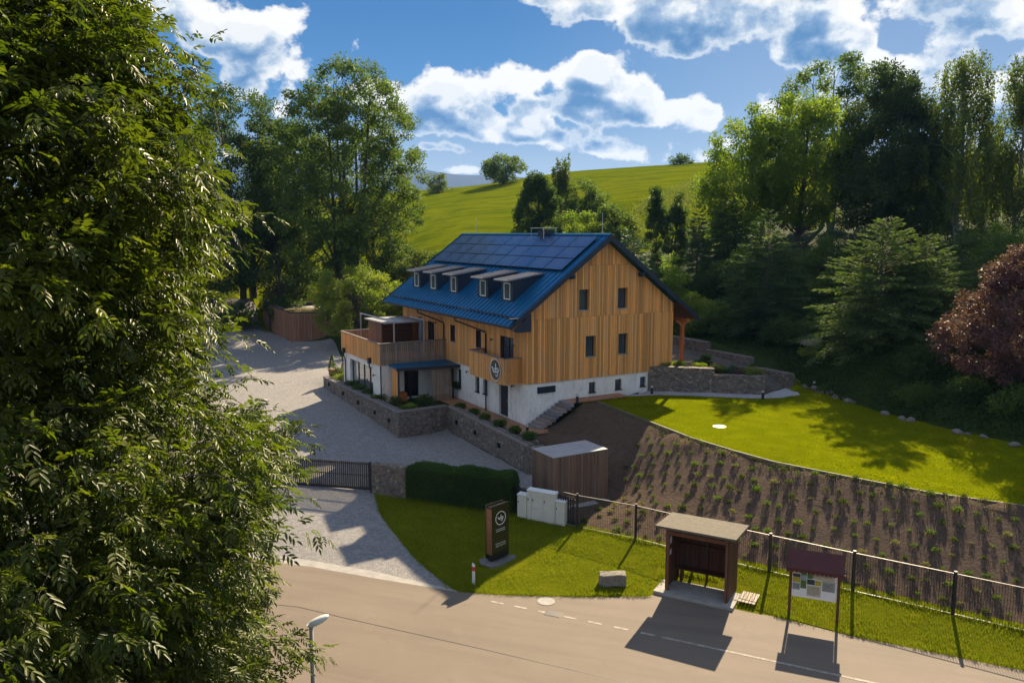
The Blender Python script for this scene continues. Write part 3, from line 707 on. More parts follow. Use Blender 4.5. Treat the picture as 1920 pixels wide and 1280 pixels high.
def build_house():
    H = empty('timber_house', 'large two storey larch clad house with blue metal roof and white plinth', 'house', (HC[0], HC[1], 0), TH)
    gw = [(3.67, 4.47, 9.33, 10.62), (6.6, 7.4, 9.33, 10.62), (4.2, 5.0, 6.42, 7.74), (6.71, 7.5, 6.42, 7.74)]
    sw = [(9.66, 10.41, 6.5, 7.66), (5.74, 6.48, 6.52, 7.7), (1.5, 3.14, 5.4, 7.7), (13.2, 14.3, 5.35, 7.55), (15.0, 15.9, 5.35, 7.55)]
    # inner core walls behind the boards, with the openings left open
    core = MB(); ct = .25
    ug = lambda u: rz(u) - .3
    us = sorted(set([0.25, RIDGE_X, HX - .25] + [q for w_ in gw for q in w_[:2]]))
    for a, b in zip(us, us[1:]):
        m_ = (a + b) / 2; z = 5.12
        for p, q in sorted([(w_[2], w_[3]) for w_ in gw if w_[0] < m_ < w_[1]]):
            core.hexa([(a, 0, z), (b, 0, z), (b, ct, z), (a, ct, z), (a, 0, p), (b, 0, p), (b, ct, p), (a, ct, p)]); z = q
        core.hexa([(a, 0, z), (b, 0, z), (b, ct, z), (a, ct, z), (a, 0, ug(a)), (b, 0, ug(b)), (b, ct, ug(b)), (a, ct, ug(a))])
    wall_holes(core, 0.0, HL, 5.12, 9.0, P_side, sw, ct)
    core.box(HX - .25, HX, 0, HL, 5.12, 9.3); 
    core.extr([(0.25, HL - .25, 5.12), (HX - .25, HL - .25, 5.12), (HX - .25, HL - .25, ug(HX - .25)), (RIDGE_X, HL - .25, ug(RIDGE_X)), (.25, HL - .25, ug(.25))], (0, .2, 0))
    core.box(.3, HX - .3, .3, HL - .3, 5.0, 5.1)                    # floor
    core.build('wall_core', M['dark_wood'], H)
    # boards
    g = MB(); boards(g, -.03, HX + .03, 5.1, lambda u: rz(u) - .31, P_gable, gw, joints=(8.93, 12.05), w=.132, gap=.022, lo=.74, hi=1.42, warm=.06)
    g.build('gable_cladding', M['larch'], H)
    sd_ = MB(); boards(sd_, 0.0, HL, 5.08, 8.75, P_side, sw, joints=(), w=.13, gap=.022, lo=.85, hi=1.35, warm=.05)
    sd_.build('side_cladding', M['larch'], H)
    for w_, c in zip(gw, range(4)): window(H, P_gable, *w_, depth=.24, lining='larch', mull=())
    for w_ in sw[:2]: window(H, P_side, *w_, depth=.16, lining='dark_wood')
    d = window(H, P_side, *sw[2], depth=.14, mull=(2.32,), sill=False, name='balcony_door', lining='dark_wood')
    d = window(H, P_side, *sw[3], depth=.12, mull=(13.75,), sill=False, name='terrace_door', lining='dark_wood'); window(H, P_side, *sw[4], depth=.12, sill=False, name='terrace_door', lining='dark_wood')
    # white plinth
    pl = MB(); bw = [(4.55, 5.05, 4.14, 4.8), (6.57, 7.09, 4.13, 4.8), (8.58, 9.04, 4.13, 4.78)]
    wall_holes(pl, .0, HX, 1.6, 5.08, lambda u, d_, z: (u, -d_ + .04, z), bw, .4)
    pw = [(10.16, 10.84, 3.44, 4.68), (8.88, 9.53, 3.45, 4.68), (6.15, 6.76, 3.53, 4.55), (5.02, 5.61, 3.57, 4.55), (2.3, 3.45, 2.62, 4.62)]
    wall_holes(pl, .442, HL, 1.6, 5.078, lambda u, d_, z: (-d_ + .04, u, z), pw, .4)
    pl.box(.6, HX, HL - .4, HL, 1.6, 5.07); pl.box(HX - .4, HX - .002, .5, HL - .41, 1.6, 5.07)
    pl.build('plinth', M['plaster'], H)
    for w_ in bw: window(H, lambda u, d_, z: (u, -d_ + .04, z), *w_, depth=.14, name='cellar_window', fm='dark_wood')
    for w_ in pw[:2]: 
        f = window(H, lambda u, d_, z: (-d_ + .04, u, z), *w_, depth=.16, name='ground_floor_window')
    for w_ in pw[2:4]: window(H, lambda u, d_, z: (-d_ + .04, u, z), *w_, depth=.16, name='ground_floor_window', mull=())
    dm = MB(); dm.box(.16, .22, 2.34, 3.41, 2.64, 4.6); dr = dm.build('side_door', M['dark_metal'], H)
    k = MB(); k.tube([(.10, 2.5, 3.6), (.10, 2.5, 3.75)], .018, 6); k.build('handle', M['light_metal'], dr)
    v = MB(); v.box(.77, 2.03, -.035, .05, 4.47, 4.86)
    for i in range(6): v.box(.8, 2.0, -.055, -.035, 4.5 + i * .058, 4.525 + i * .058)
    v.build('air_vent', M['roof_edge'], H)
    # roof
    ex0, ex1 = -1.36, 12.95; ya, yb = -.52, 20.0; th = .26
    rf = MB()
    rf.extr([(ex0, ya, rz(ex0)), (RIDGE_X, ya, RZ), (RIDGE_X, ya, RZ - th), (ex0, ya, rz(ex0) - .12)], (0, yb - ya, 0))
    rf.extr([(RIDGE_X + .0005, ya, RZ - .001), (ex1, ya, rz(ex1)), (ex1, ya, rz(ex1) - .12), (RIDGE_X + .0005, ya, RZ - th)], (0, yb - ya, 0))
    y = ya + .25
    while y < yb:                                                  # standing seams
        for s_, xa, xb in ((1, ex0 + .02, RIDGE_X - .06), (-1, RIDGE_X + .06, ex1 - .02)):
            a, b = rz(xa), rz(xb)
            rf.hexa([(xa, y - .018, a - .02), (xb, y - .018, b - .02), (xb, y + .018, b - .02), (xa, y + .018, a - .02), (xa, y - .012, a + .055), (xb, y - .012, b + .055), (xb, y + .012, b + .055), (xa, y + .012, a + .055)])
        y += .52
    roof = rf.build('roof', M['blue_roof'], H)
    rc = MB(); rc.tube([(RIDGE_X, ya - .02, RZ + .02), (RIDGE_X, yb + .02, RZ + .02)], .11, 8); rc.build('ridge_cap', M['blue_roof'], roof)
    for yy in (yb, ya - .05):                                     # bargeboards
        br = MB()
        br.extr([(ex0 - .02, yy, rz(ex0) + .06), (RIDGE_X, yy, RZ + .075), (RIDGE_X, yy, RZ - .31), (ex0 - .02, yy, rz(ex0) - .25)], (0, .05, 0))
        br.extr([(RIDGE_X + .0005, yy, RZ + .075), (ex1 + .02, yy, rz(ex1) + .06), (ex1 + .02, yy, rz(ex1) - .25), (RIDGE_X + .0005, yy, RZ - .31)], (0, .05, 0))
        if yy == yb: br.build('bargeboard', M['roof_edge'], roof)
    br.box(ex0 - .02, .0, ya, ya + .5, rz(0) - .62, rz(0) - .56)
    br.extr([(ex0 + .1, ya - .047, rz(ex0) - .25), (-.02, ya - .047, rz(0) - .34), (-.02, ya - .047, rz(ex0) - .38), (ex0 + .4, ya - .047, rz(ex0) - .38)], (0, .045, 0))
    for x_ in (3.0, 8.3): br.box(x_ - .12, x_ + .12, -.46, -.04, rz(x_) - .62, rz(x_) - .36)
    br.build('bargeboard', M['roof_edge'], roof)
    sf = MB(); sf.extr([(ex0 + .05, ya + .005, rz(ex0) - .15), (-.035, ya + .005, rz(0) - .32), (-.035, ya + .005, rz(0) - .35), (ex0 + .05, ya + .005, rz(ex0) - .18)], (0, yb - ya - .01, 0))
    sf.extr([(HX + .035, ya + .005, rz(HX) - .30), (ex1 - .05, ya + .005, rz(ex1) - .15), (ex1 - .05, ya + .005, rz(ex1) - .18), (HX + .035, ya + .005, rz(HX) - .33)], (0, yb - ya - .01, 0))
    sf.build('soffit', M['dark_wood'], roof)
    sg = MB()
    for xx in (-.93,):
        sg.tube([(xx, .0, rz(xx) + .16), (xx, 19.4, rz(xx) + .16)], .022, 6); sg.tube([(xx, .0, rz(xx) + .09), (xx, 19.4, rz(xx) + .09)], .018, 6)
        yy = 0.2
        while yy < 19.5: sg.box(xx - .03, xx + .03, yy - .02, yy + .02, rz(xx) + .03, rz(xx) + .2); yy += .52
    sg.build('snow_guard', M['dark_metal'], roof)
    gt = MB(); gt.tube([(ex0 - .06, ya, rz(ex0) - .07), (ex0 - .06, yb, rz(ex0) - .07)], .075, 8); gt.build('gutter', M['roof_edge'], roof)
    for yt, yw in ((12.6, 11.35), (6.4, 4.95)):                    # downpipes: gutter, diagonal back to the wall, then down
        dp = MB(); dp.tube([(ex0 - .06, yt + .4, rz(ex0) - .12), (ex0 - .04, yt + .4, rz(ex0) - .32), (-.14, yw + .02, 7.72), (-.12, yw, 7.5), (-.12, yw, 2.5)], .052, 8)
        dp.build('downpipe', M['dark_metal'], H)
    # chimney, lightning rods
    ch = MB(); ch.box(5.2, 5.9, 6.5, 7.25, 13.4, 14.2); c = ch.build('chimney', M['roof_edge'], roof)
    cc = MB(); cc.box(5.0, 6.1, 6.2, 7.95, 14.32, 14.37)
    for q in ((5.05, 6.25), (6.02, 6.25), (5.05, 7.87), (6.02, 7.87)): cc.box(q[0] - .02, q[0] + .02, q[1] - .02, q[1] + .02, 13.6, 14.32)
    cc.build('chimney_cap', M['light_metal'], c)
    for yy in (.38, 17.4):
        r_ = MB(); r_.tube([(5.65, yy, RZ), (5.65, yy, 15.25)], [.022, .014], 6); r_.build('lightning_rod', M['light_metal'], roof)
    # solar panels, 3 rows by 9
    pt = math.atan(SL); du = Vector((math.cos(pt), 0, math.sin(pt))); nn = Vector((-math.sin(pt), 0, math.cos(pt)))
    first = None
    o0 = Vector((2.7, .3, rz(2.7))) + nn * .12; ph = (5.42 - 2.7) / math.cos(pt) / 3; pw_ = 2.1
    for i in range(9):
        for j in range(3):
            if first is None:
                f = MB(); a = du * (ph - .03)
                f.extr([Vector((0, 0, 0)), Vector((0, pw_ - .03, 0)), Vector((0, pw_ - .03, 0)) + a, a], nn * .04)
                first = f.build('solar_panel', M['roof_edge'], roof)
                g_ = MB(); b0 = du * .035 + Vector((0, .035, 0)) + nn * .041; g_.extr([b0, b0 + Vector((0, pw_ - .10, 0)), b0 + Vector((0, pw_ - .10, 0)) + du * (ph - .10), b0 + du * (ph - .10)], nn * .004)
                gl = g_.build('panel_glass', M['solar_glass'], None)
                # glass and frame joined in one mesh so a panel stays one part
                me = first.data; me.materials.append(M['solar_glass'])
                V = [tuple(v.co) for v in me.vertices] + [tuple(v.co) for v in gl.data.vertices]; nb = len(me.vertices)
                F = [tuple(p.vertices) for p in me.polygons] + [tuple(nb + q for q in p.vertices) for p in gl.data.polygons]; nf = len(me.polygons)
                m2 = bpy.data.meshes.new('solar_panel'); m2.from_pydata(V, [], F); m2.materials.append(M['roof_edge']); m2.materials.append(M['solar_glass'])
                m2.polygons.foreach_set('material_index', [0] * nf + [1] * (len(F) - nf)); first.data = m2; bpy.data.objects.remove(gl)
                o = first
            else: o = first.copy(); COL.objects.link(o); o.parent = roof
            o.location = o0 + du * (ph * j) + Vector((0, .0 + pw_ * i, 0)) + nn * rnd.uniform(0, .006)
            o.rotation_euler = (rnd.uniform(-.002, .002), rnd.uniform(-.002, .002), 0)
    # dormers
    def dormer(y0):
        e = MB(); w = 1.42; y1 = y0 + w; xf = .2; zt = 11.12; xb = 2.3
        xs = lambda z: RIDGE_X - (RZ - z) / SL
        for yy in (y0, y1 - .06): e.extr([(xf, yy, rz(xf) - .05), (xf, yy, zt), (xs(11.5), yy, 11.45), (xs(11.5) + .1, yy, 11.4)], (0, .06, 0))
        wy0, wy1, wz0, wz1 = y0 + .3, y0 + 1.1, 9.95, 10.98
        wall_holes(e, y0 + .061, y1 - .061, rz(xf) - .05, zt, lambda u, d_, z: (xf - d_, u, z), [(wy0, wy1, wz0, wz1)], .08)
        D = e.build('dormer', M['roof_edge'], roof)
        f = MB(); t = .06
        f.box(xf - .02, xf + .06, wy0, wy0 + t, wz0, wz1); f.box(xf - .02, xf + .06, wy1 - t, wy1, wz0, wz1)
        f.box(xf - .02, xf + .06, wy0 + t, wy1 - t, wz0, wz0 + t); f.box(xf - .02, xf + .06, wy0 + t, wy1 - t, wz1 - t, wz1)
        f.box(xf + .03, xf + .04, wy0 + t, wy1 - t, wz0 + t, wz1 - t, mi=1)
        f.build('dormer_window', [M['white_plastic'], M['glass']], D)
        r_ = MB(); r_.extr([(-.28, y0 - .14, 11.17), (2.42, y0 - .14, 11.56), (2.42, y0 - .14, 11.50), (-.28, y0 - .14, 11.10)], (0, w + .28, 0))
        for i in range(5):
            yy = y0 - .1 + i * (w + .2) / 4; r_.extr([(-.28, yy - .012, 11.17), (2.42, yy - .012, 11.56), (2.42, yy - .012, 11.60), (-.28, yy - .012, 11.21)], (0, .024, 0))
        r_.build('dormer_roof', M['dormer_sheen_metal'], D)
    for y0 in (2.0, 5.2, 9.6, 13.05, 16.15): dormer(y0)
    # snow fence pieces between the dormers are part of the roof; wall lamps
    for p in ((-.03, 4.1, 7.35), (-.03, 1.35, 7.3), (-.03, 12.6, 7.6), (-.03, 15.5, 7.7)): wall_lamp(H, p, (-1, 0, 0))
    for p in ((.04, 7.75, 4.72), (.04, 1.55, 4.78)): wall_lamp(H, p, (-1, 0, 0))
    # balcony
    bm = MB(); bm.box(-1.18, -.032, .62, 5.0, 5.2, 5.32); bal = bm.build('balcony', M['deck_board'], H)
    cl = MB(); zt = 6.62
    boards(cl, .56, 5.06, 5.06, zt, lambda u, d_, z: (-1.19 - d_, u, z), w=.14, lo=.8, hi=1.2)
    boards(cl, -1.19, -.04, 5.06, zt, lambda u, d_, z: (u, .56 - d_ + .0, z), w=.14, lo=.7, hi=.95)
    boards(cl, -1.19, -.04, 5.06, zt, lambda u, d_, z: (u, 5.06 + d_, z), w=.14, lo=.7, hi=.95)
    cl.build('balcony_cladding', M['larch'], bal)
    ra = MB(); ra.box(-1.27, -1.13, .5, 5.12, zt, zt + .05); ra.box(-1.129, -.04, .5, .6, zt, zt + .05); ra.box(-1.129, -.04, 5.02, 5.12, zt, zt + .05); ra.build('handrail', M['grey_capping'], bal)
    # rear porch post with curved braces
    ps = MB(); x_, y_ = 12.15, .15
    ps.box(x_ - .1, x_ + .1, y_ - .1, y_ + .1, 5.0, 8.2); ps.box(x_ - .1, x_ + .1, -.4, 6, 8.2, 8.4)
    for s_ in (-1, 1):
        pts = [(x_ + s_ * (.1 + .55 * (1 - math.cos(t))), 7.55 + .65 * math.sin(t)) for t in [i * math.pi / 16 for i in range(9)]]
        for (a, b), (c_, d_) in zip(pts, pts[1:]): ps.hexa([(a, y_ - .05, b), (c_, y_ - .05, d_), (c_, y_ + .05, d_), (a, y_ + .05, b), (a - s_ * .1, y_ - .05, b + .1), (c_ - s_ * .1, y_ - .05, d_ + .1), (c_ - s_ * .1, y_ + .05, d_ + .1), (a - s_ * .1, y_ + .05, b + .1)])
    ps.build('porch_post', M['post_wood'], H)
    return H
H = build_house()

def build_annex():
    A = empty('terrace_annex', 'white annex with glazed front and larch boarded roof terrace', 'annex', (HC[0], HC[1], 0), TH)
    w = MB(); gh = [(12.9, 17.95, 2.62, 4.62)]
    wall_holes(w, 11.3, 19.5, 1.4, 5.12, P_annex_side, gh, .35)
    wall_holes(w, -4.548, -.002, 1.4, 5.118, P_annex_front, [(-3.2, -2.1, 2.62, 4.7)], .35)
    w.box(-4.549, -.002, 19.15, 19.5, 1.4, 5.11); w.box(-4.54, -.04, 11.7, 19.1, 5.0, 5.2)
    w.box(-4.54, -.04, 11.7, 19.1, 2.4, 2.5)
    w.build('wall', M['plaster'], A)
    window(A, P_annex_side, 12.9, 17.95, 2.62, 4.62, depth=.22, mull=(14.1, 15.35, 16.6), sill=False, name='glazed_front', gm='reflecting_glass')
    dm = MB(); dm.box(-3.2, -2.1, 11.45, 11.5, 2.62, 4.7); dm.build('entrance_door', M['black_panel'], A)
    p = MB()
    boards(p, 11.2, 19.6, 5.0, 6.5, lambda u, d, z: (-4.98 - d, u, z), w=.14, lo=.8, hi=1.15)
    pa = p.build('terrace_cladding', M['larch'], A, )
    p = MB(); boards(p, -5.0, -.04, 5.0, 6.5, lambda u, d, z: (u, 11.22 - d, z), w=.14, gap=.04, lo=.8, hi=1.2)
    p.build('terrace_cladding', M['larch_grey'], A); p = MB()
    boards(p, -5.0, -.04, 5.0, 6.5, lambda u, d, z: (u, 19.55 + d, z), w=.14, lo=.8, hi=1.2)
    p.build('terrace_cladding', M['larch_grey'], A)
    c = MB(); c.box(-5.06, -4.9, 11.12, 19.66, 6.5, 6.55); c.box(-4.899, -.04, 11.12, 11.26, 6.5, 6.55); c.box(-4.899, -.04, 19.5, 19.66, 6.5, 6.55)
    c.build('handrail', M['grey_capping'], A)
    d = MB()
    for i in range(28):
        x0 = -4.85 + i * .172; d.box(x0, x0 + .16, 11.3, 19.45, 5.2, 5.26, tonev(.8, 1.1))
    d.build('terrace_deck', M['deck_board'], A)
    for y in (18.75, 13.05):                                     # rain boxes with pipes
        q = MB(); q.box(-5.2, -5.012, y - .14, y + .14, 4.95, 5.32); q.tube([(-5.1, y, 4.96), (-5.1, y, 4.7), (-5.0, y, 4.45), (-5.0, y, 2.4)], .05, 8); q.build('downpipe', M['dark_metal'], A)
    q = MB(); q.tube([(-4.99, 11.08, 5.0), (-4.99, 11.08, 2.4)], .05, 8); q.build('downpipe', M['dark_metal'], A)
    wall_lamp(A, (-4.9, 12.4, 4.2), (-1, 0, 0)); wall_lamp(A, (-4.9, 19.2, 4.3), (-1, 0, 0))
    # entrance porch with blue flat roof
    r = MB(); r.hexa([(-4.35, 9.75, 4.86), (.35, 9.0, 4.86), (.35, 11.18, 4.95), (-4.35, 11.18, 4.95), (-4.35, 9.75, 4.98), (.35, 9.0, 4.98), (.35, 11.18, 5.08), (-4.35, 11.18, 5.08)])
    porch = r.build('porch_roof', M['blue_roof'], A)
    e = MB(); e.hexa([(-4.38, 9.69, 4.80), (.38, 8.94, 4.80), (.38, 8.99, 4.80), (-4.38, 9.74, 4.80), (-4.38, 9.69, 5.0), (.38, 8.94, 5.0), (.38, 8.99, 5.0), (-4.38, 9.74, 5.0)]); e.build('fascia', M['dark_metal'], porch)
    s = MB(); boards(s, 9.85, 11.1, 2.55, 4.85, lambda u, d, z: (-4.2 - d, u, z), w=.12, lo=.9, hi=1.3); boards(s, 9.85, 11.1, 2.55, 4.85, lambda u, d, z: (-4.1 - d, u, z), w=.12)
    s.build('porch_screen', M['larch'], A)
    s = MB(); boards(s, -1.95, -.45, 2.55, 4.84, lambda u, d, z: (u, 9.45 - d, z), w=.11, gap=.03, lo=.9, hi=1.3); s.build('porch_screen', M['larch_grey'], A)
    s = MB(); s.box(-4.25, -4.15, 9.78, 9.88, 2.4, 4.82); s.box(-.42, -.32, 9.3, 9.4, 2.4, 4.82); s.box(-2.9, -2.8, 11.0, 11.1, 2.4, 4.9); s.build('porch_post', M['dark_metal'], A)
    s = MB(); s.box(-4.1, -3.3, 10.55, 11.15, 2.5, 3.1); s.build('wooden_chest', M['post_wood'], A)
build_annex()

def build_terrace():
    loc = (HC[0], HC[1], 0)
    C = empty('terrace_cabin', 'small wooden cabin with flat roof standing on the roof terrace', 'cabin', loc, TH)
    c = MB(); boards(c, 15.5, 18.3, 5.27, 7.42, lambda u, d, z: (-3.2 - d, u, z), w=.13, lo=.8, hi=1.2); c.box(-3.19, -3.05, 15.55, 18.25, 5.27, 7.4); c.build('boarded_side', M['shed_wood'], C)
    c = MB(); 
    for i in range(19): z = 5.3 + i * .113; c.box(-3.18, -.9, 15.44, 15.48, z, z + .09, tonev(.7, 1.2))
    c.box(-3.0, -.9, 15.5, 15.56, 5.27, 7.4); c.box(-.95, -.8, 15.44, 18.25, 5.27, 7.4); c.box(-3.0, -.97, 18.15, 18.25, 5.27, 7.4)
    c.build('slatted_front', M['dark_wood'], C)
    c = MB(); c.hexa([(-3.45, 14.2, 7.5), (-.35, 14.2, 7.5), (-.35, 18.6, 7.44), (-3.45, 18.6, 7.44), (-3.45, 14.2, 7.6), (-.35, 14.2, 7.6), (-.35, 18.6, 7.54), (-3.45, 18.6, 7.54)]); c.build('roof', M['shed_roof_sheet'], C)
    F = empty('awning_frame', 'slender pale metal awning frame above the roof terrace', 'awning frame', loc, TH)
    for p in ((-3.84, 11.42), (-1.6, 11.42), (-3.84, 18.3)):
        m = MB(); z1 = 7.93; m.box(p[0] - .04, p[0] + .04, p[1] - .04, p[1] + .04, 5.27, z1); m.build('post', M['light_metal'], F)
    m = MB(); m.tube([(-3.84, 11.42, 7.95), (-3.84, 18.3, 7.95)], .05, 8); m.tube([(-1.6, 11.42, 7.95), (-1.6, 13.9, 7.95)], .04, 8); m.build('rail', M['light_metal'], F)
    U = empty('closed_parasol', 'closed dark parasol standing by the terrace doors', 'parasol', (*hw(13.1, -1.05), 5.26))
    m = MB(); m.tube([(0, 0, 0), (0, 0, 2.6)], .025, 8); m.build('pole', M['light_metal'], U)
    m = MB(); m.lathe([(.05, 0), (.2, .15), (.23, .9), (.12, 1.6), (.02, 1.75)], 12, (0, 0, .85)); m.build('cover', M['parasol'], U, True)
    m = MB(); m.lathe([(.3, 0), (.3, .06), (.05, .09)], 16); m.build('foot', M['concrete'], U)
    B = empty('terrace_sofa', 'low dark sofa against the cladding on the roof terrace', 'sofa', (*hw(14.6, -.75), 5.26), TH)
    m = MB(); m.box(-.55, .4, -.9, .9, .12, .42); m.build('seat', M['parasol'], B, bevel=.04)
    m = MB(); m.box(.4, .6, -.9, .9, .12, .85); m.build('backrest', M['parasol'], B, bevel=.04)
    T = empty('terrace_table', 'small wooden table in the far corner of the roof terrace', 'table', (*hw(18.6, -4.2), 5.26), TH)
    m = MB(); m.box(-.4, .4, -.4, .4, .7, .75); m.build('tabletop', M['larch'], T)
    for a in (-.35, .35):
        for b in (-.35, .35): m = MB(); m.box(a - .03, a + .03, b - .03, b + .03, 0, .7); m.build('leg', M['larch'], T)
build_terrace()

# ------------------------------------------------------------------ signs with the white script mark
def script_mark(mb, P, r, th=.0):
    """the looping script mark; P(u,v) maps to 3d, r = ring radius"""
    def stroke(pts, w):
        for (a, b), (c, d) in zip(pts, pts[1:]):
            L = math.hypot(c - a, d - b) or 1; nx_, ny_ = -(d - b) / L * w / 2, (c - a) / L * w / 2
            mb.extr([P((a + nx_) * r, (b + ny_) * r), P((c + nx_) * r, (d + ny_) * r), P((c - nx_) * r, (d - ny_) * r), P((a - nx_) * r, (b - ny_) * r)], P.n)
    def arc(cx, cy, rx, ry, a0, a1, n=12): return [(cx + rx * math.cos(R(a0 + (a1 - a0) * i / n)), cy + ry * math.sin(R(a0 + (a1 - a0) * i / n))) for i in range(n + 1)]
    stroke([(-.72, .12), (-.6, .22), (-.5, .12), (-.42, -.16), (-.34, -.22), (-.24, .02), (-.2, .16)], .12)
    stroke(arc(-.08, -.06, .17, .19, 0, 360), .09)
    stroke([(.06, .62), (.08, .2), (.09, -.1), (.16, -.24)], .11)
    stroke(arc(.34, .02, .17, .2, 0, 360), .09)
    stroke([(.52, .2), (.5, -.15), (.46, -.42), (.3, -.56), (.14, -.5), (.1, -.42)], .1)
    stroke([(.46, -.3), (.6, -.02), (.74, .08)], .08)
class Plane:
    def __init__(s, o, u, v, n, d=.006): s.o, s.u, s.v = Vector(o), Vector(u), Vector(v); s.n = Vector(n) * d; s.nn = Vector(n)
    def __call__(s, a, b): return s.o + s.u * a + s.v * b
def round_sign():
    e = empty('round_sign', 'round black sign with white script mark on the balcony cladding', 'sign', (HC[0], HC[1], 0), TH)
    c = Vector((-1.235, 1.55, 5.86)); r = .68
    m = MB(); n = 36
    m.extr([c + Vector((0, math.cos(2 * math.pi * i / n) * r, math.sin(2 * math.pi * i / n) * r)) for i in range(n)], (-.03, 0, 0)); m.build('disc', M['black_panel'], e)
    P = Plane(c + Vector((-.031, 0, 0)), (0, -1, 0), (0, 0, 1), (-1, 0, 0))
    m = MB()
    for i in range(n):
        a, b = 2 * math.pi * i / n, 2 * math.pi * (i + 1) / n
        m.extr([P(math.cos(t) * q, math.sin(t) * q) for t, q in ((a, r - .05), (b, r - .05), (b, r), (a, r))], P.n)
    m.build('ring', M['white_paint'], e)
    m = MB(); script_mark(m, P, r * .95); m.build('script_mark', M['white_paint'], e)
round_sign()
def totem():
    rz_ = math.atan2(.67, .67)
    e = empty('totem_sign', 'tall black totem sign with ring logo on a stone base in the verge', 'sign', (-.83, 32.15, h(-.5, 32.5) + .05), rz_)
    m = MB(); m.box(0, .98, .10, .3, 0, 2.36); m.build('core', M['black_panel'], e, bevel=.01)
    m = MB(); m.box(-.02, .98, .0, .08, .06, 2.42); m.build('front_panel', M['black_panel'], e)
    m = MB(); m.box(-.02, .98, .32, .40, .06, 2.42); m.build('back_panel', M['black_panel'], e)
    m = MB(); m.box(-.065, -.021, -.005, .30, .3, 2.3); m.build('copper_edge', M['copper_side'], e, bevel=.012)
    P = Plane((.49, -.001, 1.82), (1, 0, 0), (0, 0, 1), (0, -1, 0)); r = .3
    m = MB()
    for i in range(32):
        a, b = 2 * math.pi * i / 32, 2 * math.pi * (i + 1) / 32
        m.extr([P(math.cos(t) * q, math.sin(t) * q) for t, q in ((a, r - .03), (b, r - .03), (b, r), (a, r))], P.n)
    script_mark(m, P, r * .82)
    rr = random.Random(4)
    def words(x0, x1, z, hgt):
        x = x0
        while x < x1:
            w = rr.uniform(.018, .03); k = rr.choice((0, 1, 2)); m.extr([P(x, z), P(x + .009, z), P(x + .009, z + hgt), P(x, z + hgt)], P.n)
            if k: m.extr([P(x, z + (hgt - .009 if k == 1 else 0)), P(x + w, z + (hgt - .009 if k == 1 else 0)), P(x + w, z + (hgt if k == 1 else .009)), P(x, z + (hgt if k == 1 else .009))], P.n)
            x += w + .014
    words(-.26, .26, -.50, .05); m.extr([P(-.28, -.56), P(.28, -.56), P(.28, -.545), P(-.28, -.545)], P.n)
    words(-.3, .3, -1.12, .05); words(-.28, -.12, -1.24, .07); words(-.05, .08, -1.24, .07); words(.12, .3, -1.22, .06)
    m.build('lettering', M['white_paint'], e)
    m = MB(); m.prism([(-.35, -.3), (.1, -.42), (1.0, -.36), (1.35, -.1), (1.3, .5), (.8, .7), (-.2, .62), (-.45, .25)], -.14, -.02); m.build('stone_base', M['dark_slab'], e)
totem()

# ------------------------------------------------------------------ walls of stone baskets
def wall_run(name, label, pts, ztop, zbot, th, side=1, cap=None, rail=True):
    """pts world polyline; thickness to the left (side=1); ztop/zbot per segment (pairs)"""
    e = empty(name, label, 'stone wall', (pts[0][0], pts[0][1], 0))
    ox, oy = pts[0]
    for i, (p, q) in enumerate(zip(pts, pts[1:])):
        d = Vector((q[0] - p[0], q[1] - p[1], 0)); L = d.length; d.normalize(); n = Vector((-d.y, d.x, 0)) * side
        a = Vector((p[0] - ox, p[1] - oy, 0)) + d * (.003 if i else 0); b = Vector((q[0] - ox, q[1] - oy, 0))
        m = MB(); k = max(2, int(L / .45)); rr = random.Random(i + len(name))
        t0, t1 = ztop[i]; b0, b1 = zbot[i]
        for j in range(k):                                   # slightly uneven basket tops and faces
            u0, u1 = j / k, (j + 1) / k
            A_, B_ = a + (b - a) * u0, a + (b - a) * u1
            za = t0 + (t1 - t0) * u0 + rr.uniform(-.012, .012); zb = t0 + (t1 - t0) * u1 + rr.uniform(-.012, .012); o = -n * rr.uniform(0, .03)
            z0 = min(b0, b1)
            m.hexa([(A_ + o) + Vector((0, 0, z0)), (B_ + o) + Vector((0, 0, z0)), (B_ + n * th) + Vector((0, 0, z0)), (A_ + n * th) + Vector((0, 0, z0)), (A_ + o) + Vector((0, 0, za)), (B_ + o) + Vector((0, 0, zb)), (B_ + n * th) + Vector((0, 0, zb)), (A_ + n * th) + Vector((0, 0, za))])
        m.build('basket', M['gabion_stone'], e)
        if cap:
            c = MB(); zc = .02
            for oo, w in ((-.05, .14), (.13, .14), (th - .2, .1)):
                A_ = a + n * oo; B_ = b + n * oo
                c.hexa([A_ + Vector((0, 0, t0 + zc)), B_ + Vector((0, 0, t1 + zc)), B_ + n * w + Vector((0, 0, t1 + zc)), A_ + n * w + Vector((0, 0, t0 + zc)), A_ + Vector((0, 0, t0 + zc + .1)), B_ + Vector((0, 0, t1 + zc + .1)), B_ + n * w + Vector((0, 0, t1 + zc + .1)), A_ + n * w + Vector((0, 0, t0 + zc + .1))], tonev(.8, 1.2))
            c.build('capping_board', M['grey_capping'], e)
    return e
w1 = [hw(21.9, -5.8), hw(5.85, -5.8), hw(6.35, -2.15), hw(-3.75, -2.15)]
gw_ = wall_run('gabion_wall', 'long stone basket wall with wooden capping below the house patio', w1, [(2.55, 2.82), (2.82, 2.75), (2.75, 2.45)], [(1.3, .9), (.8, .8), (.6, .4)], .55, 1, cap=True)
